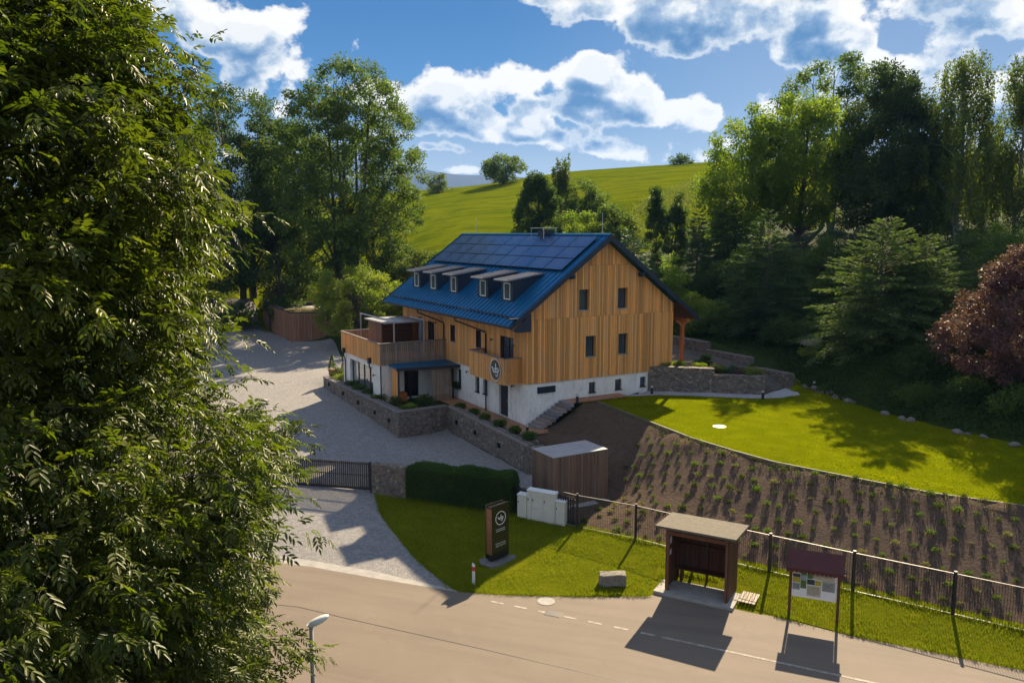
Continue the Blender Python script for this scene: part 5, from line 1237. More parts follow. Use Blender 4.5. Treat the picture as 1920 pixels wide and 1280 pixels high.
def tree(name, label, cat, x, y, ztop, rx, kind='round', base=.25, clumps=60, per=120, ls=.3, cr=.9, mat='oak_leaf', bark='bark', tr=.3, seed=1, stems=1, zg=None, ry=None, group=None, trunkvis=True, lean=(0, 0), vshell=.45, parts=True, flat=.8, spread=1.0, sink=.1, wl=.55, la=.28):
    rs = np.random.RandomState(seed); zg = h(x, y) if zg is None else zg; Ht = ztop - zg; ry = ry or rx
    e = empty(name, label, cat, (x, y, zg), 0, group)
    tb = MB(); VC = []; FC = []; RC = []
    cz = Ht * (base + (1 - base) / 2); hz = Ht * (1 - base) / 2
    lob = lobes(rs, 7, la)
    tops = []
    for s_ in range(stems):
        a = 2 * math.pi * s_ / max(stems, 1) + rs.uniform(0, 1); off = .0 if stems == 1 else tr * 1.6
        bx, by = math.cos(a) * off, math.sin(a) * off
        sp = 0 if stems == 1 else rx * .28
        path = [(bx, by, -sink * 3), (bx + math.cos(a) * sp * .1, by + math.sin(a) * sp * .1, Ht * .2), (bx + math.cos(a) * sp * .5 + lean[0] * .5, by + math.sin(a) * sp * .5 + lean[1] * .5, Ht * .5), (bx + math.cos(a) * sp + lean[0], by + math.sin(a) * sp + lean[1], Ht * .86)]
        path = [tuple(np.array(p) + (rs.normal(size=3) * .012 * Ht if i else 0)) for i, p in enumerate(path)]
        tb.tube(path, [tr, tr * .8, tr * .5, tr * .12], 8, cap=False); tops.append(path)
    def stem_at(z, c):
        best = min(tops, key=lambda p: (p[2][0] - c[0]) ** 2 + (p[2][1] - c[1]) ** 2)
        for p, q in zip(best, best[1:]):
            if p[2] <= z <= q[2] or q is best[-1]:
                t = min(max((z - p[2]) / max(q[2] - p[2], .01), 0), 1); return tuple(p[i] + (q[i] - p[i]) * t for i in range(3))
    if kind in ('round', 'egg', 'bush'):
        u = unit(rs.normal(size=(clumps, 3)))
        if kind == 'bush': u[:, 2] = np.abs(u[:, 2])
        r = (rs.uniform(vshell ** 3, 1, clumps)) ** (1 / 3) * lob(u)
        C = u * r[:, None] * np.array([rx, ry, hz if kind != 'bush' else Ht])
        if kind != 'bush': C[:, 2] += cz
        if kind == 'egg': k = C[:, 2] / Ht; C[:, :2] *= (1.25 - .75 * np.clip((k - base) / (1 - base), 0, 1))[:, None]
        C[:, 0] += lean[0] * .7; C[:, 1] += lean[1] * .7
        C[:, 2] = np.maximum(C[:, 2], .25)
        if kind != 'bush' or parts:
            order = rs.permutation(clumps)[:70]
            for i in order:
                c = C[i]; zb = max(Ht * base * .6, c[2] - np.hypot(c[0], c[1]) * rs.uniform(.6, 1.2)) if kind != 'bush' else .05
                zb = min(zb, Ht * .8); s0 = stem_at(zb, c) if kind != 'bush' else (0, 0, 0); add_branch(tb, s0, c, tr * .22 * (1 - zb / Ht) + .02, .012, rs, 4, .1)
        for c in C:
            n = int(per * rs.uniform(.6, 1.35)); g = rs.normal(size=(n, 3)); g = unit(g) * (rs.uniform(0, 1, n) ** .45)[:, None] * cr * np.array([1, 1, flat]) * rs.uniform(.65, 1.25) * spread
            P = c + g; D = unit(g + np.array([0, 0, -.15]) * cr) + rs.normal(size=(n, 3)) * .6
            V, F = leafquads(P, D, ls * rs.uniform(.6, 1.3, n), ls * wl * rs.uniform(.7, 1.3, n), rs)
            VC.append(V); FC.append(F); RC.append(np.repeat(np.clip(rs.uniform(0, 1) * .6 + rs.uniform(0, .5, n), 0, 1), 4))
    elif kind == 'conifer':
        nlev = clumps
        for i in range(nlev):
            t = (i + rs.uniform(0, .6)) / nlev; z = Ht * (base + (1 - base) * t); rad = rx * (1 - t) ** spread * (1 + .0) + .12
            nb = max(4, int(9 * (1 - t) + 4))
            for b in range(nb):
                a = rs.uniform(0, 2 * math.pi); Lb = rad * rs.uniform(.7, 1.15); up = rs.uniform(-.25, .12) + t * .5
                d = np.array([math.cos(a), math.sin(a), up]); p0 = np.array([0, 0, z]) + np.array([lean[0], lean[1], 0]) * t
                if parts and b % 2 == 0 and Lb > .6: add_branch(tb, p0, p0 + d * Lb * .9 + np.array([0, 0, -.06 * Lb]), .03 * (1 - t) + .012, .006, rs, 3, 0, 2)
                m = max(4, int(per * Lb)); s = rs.uniform(.12, 1, m) ** .8
                side = np.array([-d[1], d[0], 0]); wdt = (1.05 - s) * .42 * Lb
                P = p0 + d * (s * Lb)[:, None] + side * (rs.uniform(-1, 1, m) * wdt)[:, None] + np.array([0, 0, 1]) * (-.16 * Lb * s ** 2 * (1 - t) + rs.uniform(-.10, .05, m))[:, None]
                D = d * 1.0 + side * rs.uniform(-.9, .9, m)[:, None] + np.array([0, 0, 1]) * rs.uniform(-.5, .15, m)[:, None]
                V, F = leafquads(P, D, ls * rs.uniform(.6, 1.3, m), ls * .3 * rs.uniform(.7, 1.3, m), rs); VC.append(V); FC.append(F)
                RC.append(np.repeat(np.clip(s * .6 + rs.uniform(-.1, .4, m), 0, 1), 4))
    elif kind == 'weep':
        for i in range(clumps):
            u = unit(rs.normal(size=3)); r = rs.uniform(.1, 1) ** .5 * float(lob(u[None])[0]); t = (u[2] + 1) / 2; zz = Ht * base + Ht * (1 - base) * rs.uniform(0.05, 1)
            k = .5 + .6 * math.sin(math.pi * min(1, zz / Ht) ** .9); c = np.array([u[0] * rx * r * k, u[1] * ry * r * k, zz])
            if i < 60: add_branch(tb, stem_at(min(max(.1, zz - np.hypot(c[0], c[1]) * 1.2), Ht * .84), c), c, .06 * (1 - zz / Ht) + .02, .01, rs, 4, .25)
            for j in range(rs.randint(5, 9)):
                Ls = rs.uniform(.8, 2.6) * cr; m = int(per * Ls / 2); s = rs.uniform(0, 1, m); o = c + rs.normal(size=3) * .35 * cr
                P = o + np.stack([np.full(m, 0), np.full(m, 0), -s * Ls], 1) + rs.normal(size=(m, 3)) * .10 * cr
                D = np.array([0, 0, -1]) + rs.normal(size=(m, 3)) * .55
                V, F = leafquads(P, D, ls * rs.uniform(.6, 1.3, m), ls * .55 * rs.uniform(.7, 1.3, m), rs); VC.append(V); FC.append(F); RC.append(np.repeat(rs.uniform(0, 1, m), 4))
    V = np.concatenate(VC); n = 0; FF = []
    for v, f in zip(VC, FC): FF.append(f + n); n += len(v)
    F = np.concatenate(FF)
    link('crown' if kind != 'bush' else 'foliage', mesh_np('crown', V, F, np.concatenate(RC)), M[mat], e)
    if tb.v: tb.build('trunk' if kind != 'bush' else 'stems', M[bark], e, True)
    return e
def Y_of(v, Y): return 14 - (v - 437) / 1493 * Y          # height seen at image row v, at depth Y (used once while laying out)

GL = 'big trees left behind the yard'
tree('ash_tree', 'tall many stemmed broadleaf tree with open crown behind the garage', 'tree', -20.0, 97, 34.4, 9.0, 'round', .08, 640, 130, .32, .95, 'oak_leaf', tr=.34, seed=3, stems=6, vshell=.35, lean=(.6, 0), la=.07)
tree('broadleaf_tree', 'dark dense broadleaf tree left of the big open ash', 'tree', -34.5, 104, 32.2, 7.0, 'round', .02, 210, 210, .36, 1.3, 'dark_leaf', tr=.45, seed=4, stems=2)
tree('broadleaf_tree', 'mid green broadleaf tree half hidden left behind the big ash', 'tree', -28.5, 106, 31.0, 6.4, 'round', .02, 170, 190, .36, 1.3, 'oak_leaf', tr=.4, seed=5)
tree('broadleaf_tree', 'lower leafy tree on the right flank of the big ash, over the field edge', 'tree', -17.2, 99, 18.8, 4.4, 'round', .1, 65, 170, .32, .95, 'birch_leaf', tr=.2, seed=6)
tree('broadleaf_tree', 'dark tree at the far left behind the foreground leaves', 'tree', -45, 100, 31, 6.5, 'round', .1, 90, 170, .4, 1.3, 'dark_leaf', tr=.4, seed=7)
tree('broadleaf_tree', 'low dark tree under the big trees left of the garage', 'tree', -37.5, 99, 17.5, 5.5, 'round', .02, 80, 150, .34, 1.2, 'dark_leaf', tr=.2, seed=8)
tree('broadleaf_tree', 'low dark tree filling the shade below the big ash', 'tree', -29.5, 101, 17.0, 4.6, 'round', .02, 70, 150, .34, 1.15, 'dark_leaf', tr=.2, seed=9)
tree('fruit_tree', 'bushy yellow green tree between the garage and the terrace', 'tree', -16.2, 83.5, 10.8, 4.5, 'round', .02, 110, 230, .24, .8, 'lime_leaf', tr=.14, seed=10, vshell=.6)
tree('shrub', 'pale willow like shrub at the field foot left of the roof', 'shrub', -10.8, 92, 12.5, 2.6, 'bush', 0, 34, 170, .25, .7, 'birch_leaf', tr=.05, seed=11)
tree('shrub', 'dark shrub at the field foot touching the roof edge', 'shrub', -7.8, 88, 11.9, 2.5, 'bush', 0, 34, 170, .25, .7, 'oak_leaf', tr=.05, seed=12)
tree('shrub', 'round shrub at the field foot below the big ash', 'shrub', -14.2, 95, 12.6, 2.6, 'bush', 0, 34, 150, .25, .7, 'oak_leaf', tr=.05, seed=13)
# on the hill
tree('hill_tree', 'round broadleaf tree alone on the hill crest left of the middle', 'tree', -2.2, 214, 34.4, 5.4, 'round', .08, 70, 90, .55, 1.3, 'oak_leaf', tr=.25, seed=14)
tree('hill_bush', 'low bush on the hill crest beside the blue hills', 'bush', -19.6, 214, 29.6, 3.2, 'bush', 0, 30, 70, .5, 1.1, 'birch_leaf', tr=.1, seed=15)
tree('hill_bush', 'small dark bush alone on the skyline in the middle', 'bush', 46.5, 224, 35.4, 2.9, 'bush', 0, 24, 60, .5, 1.0, 'dark_leaf', tr=.1, seed=16)
tree('hill_bush', 'small dark bush on the skyline beside the tall green trees', 'bush', 59.0, 224, 35.9, 2.3, 'bush', 0, 24, 60, .5, 1.0, 'dark_leaf', tr=.1, seed=17)
# behind the house
tree('dense_tree', 'dense dark cone shaped tree straight behind the roof ridge', 'tree', 3.4, 100, 21.4, 3.2, 'egg', .02, 130, 210, .28, .75, 'dark_leaf', tr=.25, seed=18, vshell=.75)
tree('birch_tree', 'slim weeping birch behind the dark cone shaped tree', 'tree', 7.0, 113, 24.3, 1.9, 'weep', .3, 30, 34, .3, 1.1, 'birch_leaf', 'pale_bark', tr=.13, seed=19)
tree('broadleaf_tree', 'small round tree right of the slim birch on the field edge', 'tree', 10.2, 112, 21.0, 3.2, 'round', .1, 55, 130, .32, .9, 'oak_leaf', tr=.15, seed=20)
tree('shrub', 'tall light green shrub just behind the ridge, left of the lightning rod', 'shrub', 8.4, 96, 17.6, 2.4, 'bush', 0, 40, 150, .26, .8, 'maple_leaf', tr=.06, seed=21)
tree('shrub', 'tall dark shrub behind the lightning rod', 'shrub', 11.4, 94, 17.9, 2.1, 'bush', 0, 40, 150, .26, .75, 'oak_leaf', tr=.06, seed=22)
tree('shrub', 'light shrub on the field edge right of the lightning rod', 'shrub', 14.0, 97, 16.8, 2.2, 'bush', 0, 34, 150, .26, .75, 'birch_leaf', tr=.06, seed=23)
tree('thuja', 'dark pointed thuja on the field edge, the left one of two', 'tree', 16.0, 89, 19.0, 1.2, 'egg', .0, 60, 150, .24, .5, 'dark_leaf', tr=.1, seed=24, vshell=.6)
tree('thuja', 'dark pointed thuja on the field edge, the right one of two', 'tree', 18.1, 88, 18.4, 1.35, 'egg', .0, 60, 150, .24, .5, 'dark_leaf', tr=.1, seed=25, vshell=.6)
tree('pine_tree', 'small bluish pine rising behind the right slope of the roof', 'tree', 10.9, 74, 14.2, 2.5, 'conifer', .05, 15, 26, .34, .8, 'needle_blue', tr=.12, seed=26, spread=.7)
tree('shrub', 'shrub with pale pink blossom on top behind the roof slope', 'shrub', 13.6, 70, 13.0, 1.7, 'bush', 0, 36, 150, .2, .6, 'maple_leaf', tr=.05, seed=27)
tree('fir_tree', 'dark fir on the slope right above the roof corner', 'tree', 17.6, 76, 16.6, 2.1, 'conifer', .02, 20, 24, .32, .8, 'needle', tr=.14, seed=28, spread=.8)
tree('fir_tree', 'wider dark fir on the slope behind the other, further right', 'tree', 21.5, 80, 17.8, 2.6, 'conifer', .02, 20, 24, .34, .8, 'needle', tr=.16, seed=29, spread=.75)
tree('shrub', 'bright yellow green shrub just right of the roof tip', 'shrub', 15.2, 66.5, 9.2, 1.5, 'bush', 0, 30, 150, .18, .5, 'lime_leaf', tr=.04, seed=30)
tree('shrub', 'second bright yellow green shrub right of the roof tip, rounder and behind', 'shrub', 17.2, 66.0, 9.0, 1.5, 'bush', 0, 30, 150, .18, .5, 'lime_leaf', tr=.04, seed=31)
tree('shrub', 'dark leafy shrub behind the stone basket walls by the porch post', 'shrub', 15.4, 62.0, 8.2, 1.9, 'bush', 0, 40, 150, .2, .6, 'oak_leaf', tr=.05, seed=32)
tree('shrub', 'small lime coloured shrub glowing among the dark conifers', 'shrub', 20.2, 70.5, 13.2, 1.2, 'bush', 0, 20, 130, .2, .5, 'lime_leaf', tr=.05, seed=33)
# right side
tree('maple_tree', 'green broadleaf tree at the left end of the right hand group', 'tree', 24.4, 83, 26.4, 4.9, 'round', .03, 240, 150, .28, .9, 'maple_leaf', tr=.22, seed=34, vshell=.4, la=.15)
tree('maple_tree', 'tallest bright green maple with a clear grey trunk', 'tree', 29.2, 82, 28.0, 5.2, 'round', .1, 240, 150, .28, .9, 'maple_leaf', tr=.3, seed=35, vshell=.4, lean=(.6, 0), la=.15)
tree('ash_tree', 'open crowned ash with bare limbs behind the green maple', 'tree', 38.5, 98, 34.8, 7.8, 'round', .3, 95, 160, .34, 1.0, 'oak_leaf', tr=.35, seed=36, stems=3, vshell=.75)
tree('pine_tree', 'huge dark bushy pine behind the spruces on the right', 'tree', 37.2, 79, 29.0, 5.8, 'egg', .02, 300, 240, .36, 1.05, 'needle_pine', tr=.4, seed=37, vshell=.5, wl=.35)
tree('birch_tree', 'weeping birch with hanging strands, left one of the pair at the right edge', 'tree', 41.0, 74, 29.6, 3.3, 'weep', .14, 85, 44, .24, 1.35, 'birch_leaf', 'pale_bark', tr=.2, seed=38)
tree('birch_tree', 'weeping birch with hanging strands, right one of the pair at the right edge', 'tree', 46.2, 74, 30.3, 3.3, 'weep', .14, 85, 44, .24, 1.35, 'birch_leaf', 'pale_bark', tr=.2, seed=39)
tree('broadleaf_tree', 'shaded leafy tree low behind the two weeping birches', 'tree', 46.5, 86, 22, 5.5, 'round', .05, 80, 140, .34, 1.2, 'maple_leaf', tr=.25, seed=40)
tree('spruce_tree', 'dark spruce with drooping boughs behind the low stone wall', 'tree', 19.4, 61.0, 15.8, 4.3, 'conifer', .0, 30, 32, .27, .8, 'needle', tr=.16, seed=41, spread=.75)
tree('spruce_tree', 'large spruce with pale green tips standing at the lawn edge', 'tree', 24.4, 52.5, 15.0, 5.3, 'conifer', .0, 34, 34, .26, .8, 'needle_light', tr=.18, seed=42, spread=.72)
tree('spruce_tree', 'second pale tipped spruce grown into the large one, on its right', 'tree', 27.6, 53.5, 13.8, 4.2, 'conifer', .0, 30, 34, .26, .8, 'needle_light', tr=.16, seed=43, spread=.7)
tree('plum_tree', 'red leaved plum tree at the right edge above the lawn', 'tree', 27.9, 43.0, 13.6, 4.0, 'egg', .0, 380, 150, .15, .48, 'plum_leaf', tr=.14, seed=44, vshell=.45)
tree('shrub', 'big dark rounded shrub between the two spruces', 'shrub', 20.2, 57.5, 8.0, 1.9, 'bush', 0, 44, 170, .2, .6, 'dark_leaf', tr=.05, seed=45)
tree('shrub', 'small shrub with white flowers in the dark slope', 'shrub', 21.0, 55.2, 6.6, .75, 'bush', 0, 14, 90, .14, .35, 'white_petal', tr=.03, seed=46)
tree('shrub', 'young yellow tipped shrub below the white flowering one', 'shrub', 20.6, 54.2, 5.6, .7, 'bush', 0, 14, 110, .14, .35, 'lime_leaf', tr=.03, seed=47)
# understory on the right slope, each a shrub of its own
us = [(22.5, 66, 2.6, 2.2, 'dark_leaf', 'dark round shrub on the slope above the first spruce'), (27.5, 70, 3.0, 2.6, 'oak_leaf', 'mid green shrub under the tall maple trunk'), (31.5, 66, 2.8, 2.4, 'dark_leaf', 'broad dark shrub left behind the large spruce'),
      (35.5, 64, 3.4, 2.8, 'dark_leaf', 'high dark shrub right behind the large spruce'), (33.5, 74, 3.4, 2.6, 'oak_leaf', 'shrub in the shade in front of the huge pine'), (40, 66, 3.6, 2.8, 'maple_leaf', 'leafy shrub under the left weeping birch'),
      (44, 68, 4.2, 3.0, 'dark_leaf', 'tall dark shrub under the right weeping birch'), (32.5, 56, 3.6, 2.6, 'dark_leaf', 'dark shrub between the spruces and the red plum'), (36.5, 58, 4.6, 2.8, 'dark_leaf', 'tallest dark shrub behind the red plum'),
      (30.2, 48.5, 3.0, 1.9, 'dark_leaf', 'low dark shrub left behind the red plum'), (24.5, 47.3, 1.5, 1.1, 'dark_leaf', 'small dark shrub at the foot of the large spruce'), (26.6, 41.0, 1.5, 1.2, 'oak_leaf', 'grassy green shrub below the red plum'), (28.2, 38.4, 1.6, 1.3, 'dark_leaf', 'dark shrub at the right lawn corner under the plum'),
      (23.2, 44.8, .9, .9, 'oak_leaf', 'low green shrub by the boulders at the lawn side'), (25.4, 43.4, 1.0, 1.0, 'dark_leaf', 'low dark shrub left below the red plum'), (24, 73, 3.2, 2.2, 'oak_leaf', 'shrub between the firs and the maples'), (12.8, 66.5, 2.6, 1.8, 'oak_leaf', 'shrub behind the roof tip on the garden side'),
      (18.4, 72, 3.4, 2.0, 'dark_leaf', 'dark shrub between the lime shrub and the fir'), (22.6, 86, 4.5, 2.4, 'oak_leaf', 'tall field edge shrub left of the maples'), (21.0, 92, 2.8, 2.4, 'birch_leaf', 'light shrub on the field edge behind the thujas'),
      (26.0, 62, 2.2, 2.0, 'oak_leaf', 'green shrub above the large spruce on the slope'), (6.5, 88, 4.0, 2.2, 'oak_leaf', 'shrub hidden behind the ridge beside the cone shaped tree')]
for i, (x, y, hh, r, mt, lb) in enumerate(us): tree('shrub', lb, 'shrub', x, y, h(x, y) + hh, r, 'bush', 0, 34, 120, .22 if y > 60 else .17, .62, mt, tr=.05, seed=60 + i)
for i, (x, y, hh, r, mt, lb) in enumerate([(-33.5, 96, 3.0, 2.4, 'oak_leaf', 'shrub on the bank directly behind the garage'), (-27.5, 97, 3.2, 2.2, 'dark_leaf', 'dark shrub by the trunks of the big ash'), (-41, 95, 4, 3, 'dark_leaf', 'dark shrub at the left end of the yard'), (-19.2, 96, 2.5, 1.8, 'oak_leaf', 'shrub right of the ash trunks above the garage')]):
    tree('shrub', lb, 'shrub', x, y, h(x, y) + hh, r, 'bush', 0, 34, 120, .26, .7, mt, tr=.05, seed=90 + i)

# garden plants on the flower bed and planters
pl = [(10.0, 51.9, 5.15, .45, .5, 'lime_leaf', 'yellow green plant at the house corner on the flower bed'), (11.0, 52.2, 5.15, .4, .45, 'maple_leaf', 'leafy plant beside the red porch post foot'), (12.3, 51.7, 5.1, .35, .35, 'lime_leaf', 'bright low plant on top of the stone basket wall'), (13.0, 53.4, 5.0, 1.0, .65, 'hedge_leaf', 'clipped egg shaped box bush on the flower bed'),
      (13.5, 51.6, 4.95, .5, .6, 'bank_leaf', 'silvery leaved perennial on the flower bed'), (14.2, 51.5, 4.85, .6, .75, 'needle_blue', 'bluish low conifer spilling over the flower bed wall'), (15.6, 51.0, 4.8, .5, .8, 'lime_leaf', 'olive yellow cushion shrub above the low stone wall'), (14.9, 51.2, 4.8, .35, .4, 'plum_leaf', 'small reddish plant between the blue and the yellow ones')]
for i, (x, y, z, hh, r, mt, lb) in enumerate(pl): tree('garden_plant', lb, 'plant', x, y, z + hh, r, 'bush', 0, 16, 110, .10, .22, mt, tr=.015, seed=110 + i, zg=z)
def pp(a, b, z, hh, r, mt, lb, sd): x, y = hw(a, b); tree('garden_plant', lb, 'plant', x, y, z + hh, r, 'bush', 0, 12, 90, .10, .22, mt, tr=.012, seed=sd, zg=z)
for i, (a, b, hh, r, mt, lb) in enumerate([(8.2, -3.0, .75, .7, 'dark_leaf', 'big round evergreen plant before the entrance porch'), (9.3, -4.7, .5, .5, 'bank_leaf', 'grassy plant at the left porch screen'), (7.3, -4.4, .35, .4, 'lime_leaf', 'small yellow plant by the porch wall corner'), (6.9, -5.0, .3, .35, 'oak_leaf', 'low plant on the outer corner of the patio wall'),
                                          (11.2, -5.15, .5, .45, 'oak_leaf', 'plant below the annex corner downpipe'), (13.2, -5.15, .45, .4, 'dark_leaf', 'dark plant right in front of the glazed front'), (15.2, -5.15, .4, .4, 'oak_leaf', 'plant in front of the middle of the glazed front'), (17.0, -5.15, .45, .4, 'dark_leaf', 'plant left in front of the glazed front'),
                                          (20.3, -5.0, .5, .7, 'lime_leaf', 'yellow green ground cover left of the annex corner'), (21.4, -4.8, .7, .6, 'bank_leaf', 'tall grassy tuft at the far end of the patio wall'), (6.0, -1.5, .35, .35, 'oak_leaf', 'plant at the inner corner of the planter strip'), (4.0, -1.48, .2, .25, 'hedge_leaf', 'low green plant in the planter before the double windows'),
                                          (2.4, -1.48, .2, .25, 'oak_leaf', 'low plant in the planter before the side door'), (.6, -1.48, .22, .28, 'hedge_leaf', 'low plant in the planter opposite the house corner'), (-1.2, -1.48, .3, .3, 'oak_leaf', 'plant in the planter past the house corner'), (-2.8, -1.48, .3, .35, 'hedge_leaf', 'leafy plant at the very end of the planter strip')]):
    pp(a, b, 2.6, hh, r, mt, lb, 130 + i)
for i, (a, b, lb) in enumerate([(22.6, -4.9, 'terracotta pot with a small conifer left of the annex'), (20.6, -3.9, 'terracotta pot with a bushy plant against the annex corner')]):
    x, y = hw(a, b); e = empty('potted_plant', lb, 'potted plant', (x, y, 2.45))
    m = MB(); m.lathe([(.2, 0), (.3, .55), (.33, .56), (.33, .62), (.0, .6)], 16); m.build('pot', M['terracotta'], e, True)
    rs = np.random.RandomState(160 + i); n = 900; t = rs.uniform(0, 1, n); a_ = rs.uniform(0, 6.28, n); r_ = (1 - t) * .38 * rs.uniform(.3, 1, n); P = np.stack([np.cos(a_) * r_, np.sin(a_) * r_, .6 + t * 1.15], 1)
    V, F = leafquads(P, np.stack([np.cos(a_), np.sin(a_), np.full(n, .5)], 1) + rs.normal(size=(n, 3)) * .3, np.full(n, .11), np.full(n, .05), rs); link('foliage', mesh_np('foliage', V, F, np.repeat(rs.uniform(0, 1, n), 4)), M['dark_leaf' if i == 0 else 'oak_leaf'], e)
# window boxes at the two ground floor windows
for i, y in enumerate((10.5, 9.2)):
    e = empty('window_box', ('left' if i == 0 else 'right') + ' one of the two window boxes full of dark leaves under the tall windows', 'window box', (*hw(y, -.14), 3.3), TH)
    m = MB(); m.box(-.1, .1, -.35, .35, 0, .16); m.build('box', M['dark_metal'], e)
    rs = np.random.RandomState(170 + i); n = 500; P = np.stack([rs.uniform(-.12, .1, n), rs.uniform(-.36, .36, n), .16 + rs.uniform(0, .28, n)], 1); V, F = leafquads(P, rs.normal(size=(n, 3)) + np.array([0, 0, .6]), np.full(n, .09), np.full(n, .05), rs); link('foliage', mesh_np('foliage', V, F, np.repeat(rs.uniform(0, 1, n), 4)), M['dark_leaf'], e)

# hedge
def hedge():
    d = Vector((5.35, -1.75, 0)).normalized(); rz_ = math.atan2(d.y, d.x); o = Vector((-5.55, 39.15, .45)); L, D_, Ht = 5.75, 1.35, 1.72
    e = empty('clipped_hedge', 'clipped dark green box hedge between the stone pier and the slat fence', 'hedge', o, rz_)
    rs = np.random.RandomState(5)
    def surf(n, f):
        u = rs.uniform(0, 1, n); v = rs.uniform(0, 1, n); P = f(u, v); return P
    fr = surf(15000, lambda u, v: np.stack([u * L, np.zeros_like(u), v * Ht], 1)); tp = surf(14000, lambda u, v: np.stack([u * L, v * D_, np.full_like(u, Ht)], 1))
    l = surf(4000, lambda u, v: np.stack([np.zeros_like(u), u * D_, v * Ht], 1)); r = surf(4000, lambda u, v: np.stack([np.full_like(u, L), u * D_, v * Ht], 1)); bk = surf(7000, lambda u, v: np.stack([u * L, np.full_like(u, D_), v * Ht], 1))
    P = np.concatenate([fr, tp, l, r, bk]); c = np.array([L / 2, D_ / 2, Ht / 2]); nrm = unit((P - c) / np.array([L, D_, Ht]) ** 1.0)
    wob = np.sin(P[:, 0] * 2.3) * .05 + np.sin(P[:, 0] * 5.1 + P[:, 1] * 4) * .035 + np.sin(P[:, 2] * 6 + P[:, 0] * 3) * .03
    P = P + nrm * (wob + rs.normal(size=len(P)) * .035)[:, None]
    P[:, :2] += (c[:2] - P[:, :2]) * (.07 * (np.abs(P[:, 2:3] / Ht) ** 6))
    V, F = leafquads(P, nrm + rs.normal(size=P.shape) * .75, rs.uniform(.05, .1, len(P)), rs.uniform(.03, .06, len(P)), rs)
    link('foliage', mesh_np('foliage', V, F, np.repeat(rs.uniform(0, 1, len(P)), 4)), M['hedge_leaf'], e)
    m = MB(); m.box(.12, L - .12, .12, D_ - .12, -.1, Ht - .1); m.build('inner_twigs', M['bark'], e)
hedge()

# rows of boulders along the lawn
def boulders():
    rr = random.Random(9); path = [(19.25, 54.9), (19.9, 52.5), (20.1, 49.8), (20.75, 46.6)]
    import bmesh
    protos = []
    for k in range(5):
        bm = bmesh.new(); bmesh.ops.create_icosphere(bm, subdivisions=2, radius=1)
        for v in bm.verts: v.co *= rr.uniform(.82, 1.15); v.co.z *= .7
        me = bpy.data.meshes.new('boulder'); bm.to_mesh(me); bm.free(); me.materials.append(M['pale_stone']); protos.append(me)
    pts = pline([(18.6, 52.6), (19.3, 51.9), (20.1, 49.9), (20.6, 47.6)], .33)
    far = [(21.4, 44.6), (21.9, 43.6), (22.1, 43.0), (23.3, 40.6), (23.7, 40.2), (24.1, 39.6), (24.9, 38.4), (25.3, 37.7), (25.8, 37.1), (26.5, 36.2), (27, 35.4)]
    for i, (x, y) in enumerate(pts + far):
        o = bpy.data.objects.new('boulder', protos[i % 5]); COL.objects.link(o); s = rr.uniform(.12, .27)
        x += rr.uniform(-.15, .15); y += rr.uniform(-.15, .15)
        o.location = (x, y, h(x, y) + s * .35); o.scale = (s * rr.uniform(1, 1.4), s, s * rr.uniform(.7, 1.1)); o.rotation_euler = (rr.uniform(-.3, .3), rr.uniform(-.3, .3), rr.uniform(0, 6))
        tag(o, ('%s rough boulder in the loose row %s' % ('larger' if s > .2 else 'smaller', 'between the path end and the large spruce' if i < len(pts) else 'along the lawn edge below the red plum')), 'boulder', 'boulders along the lawn edge')
boulders()

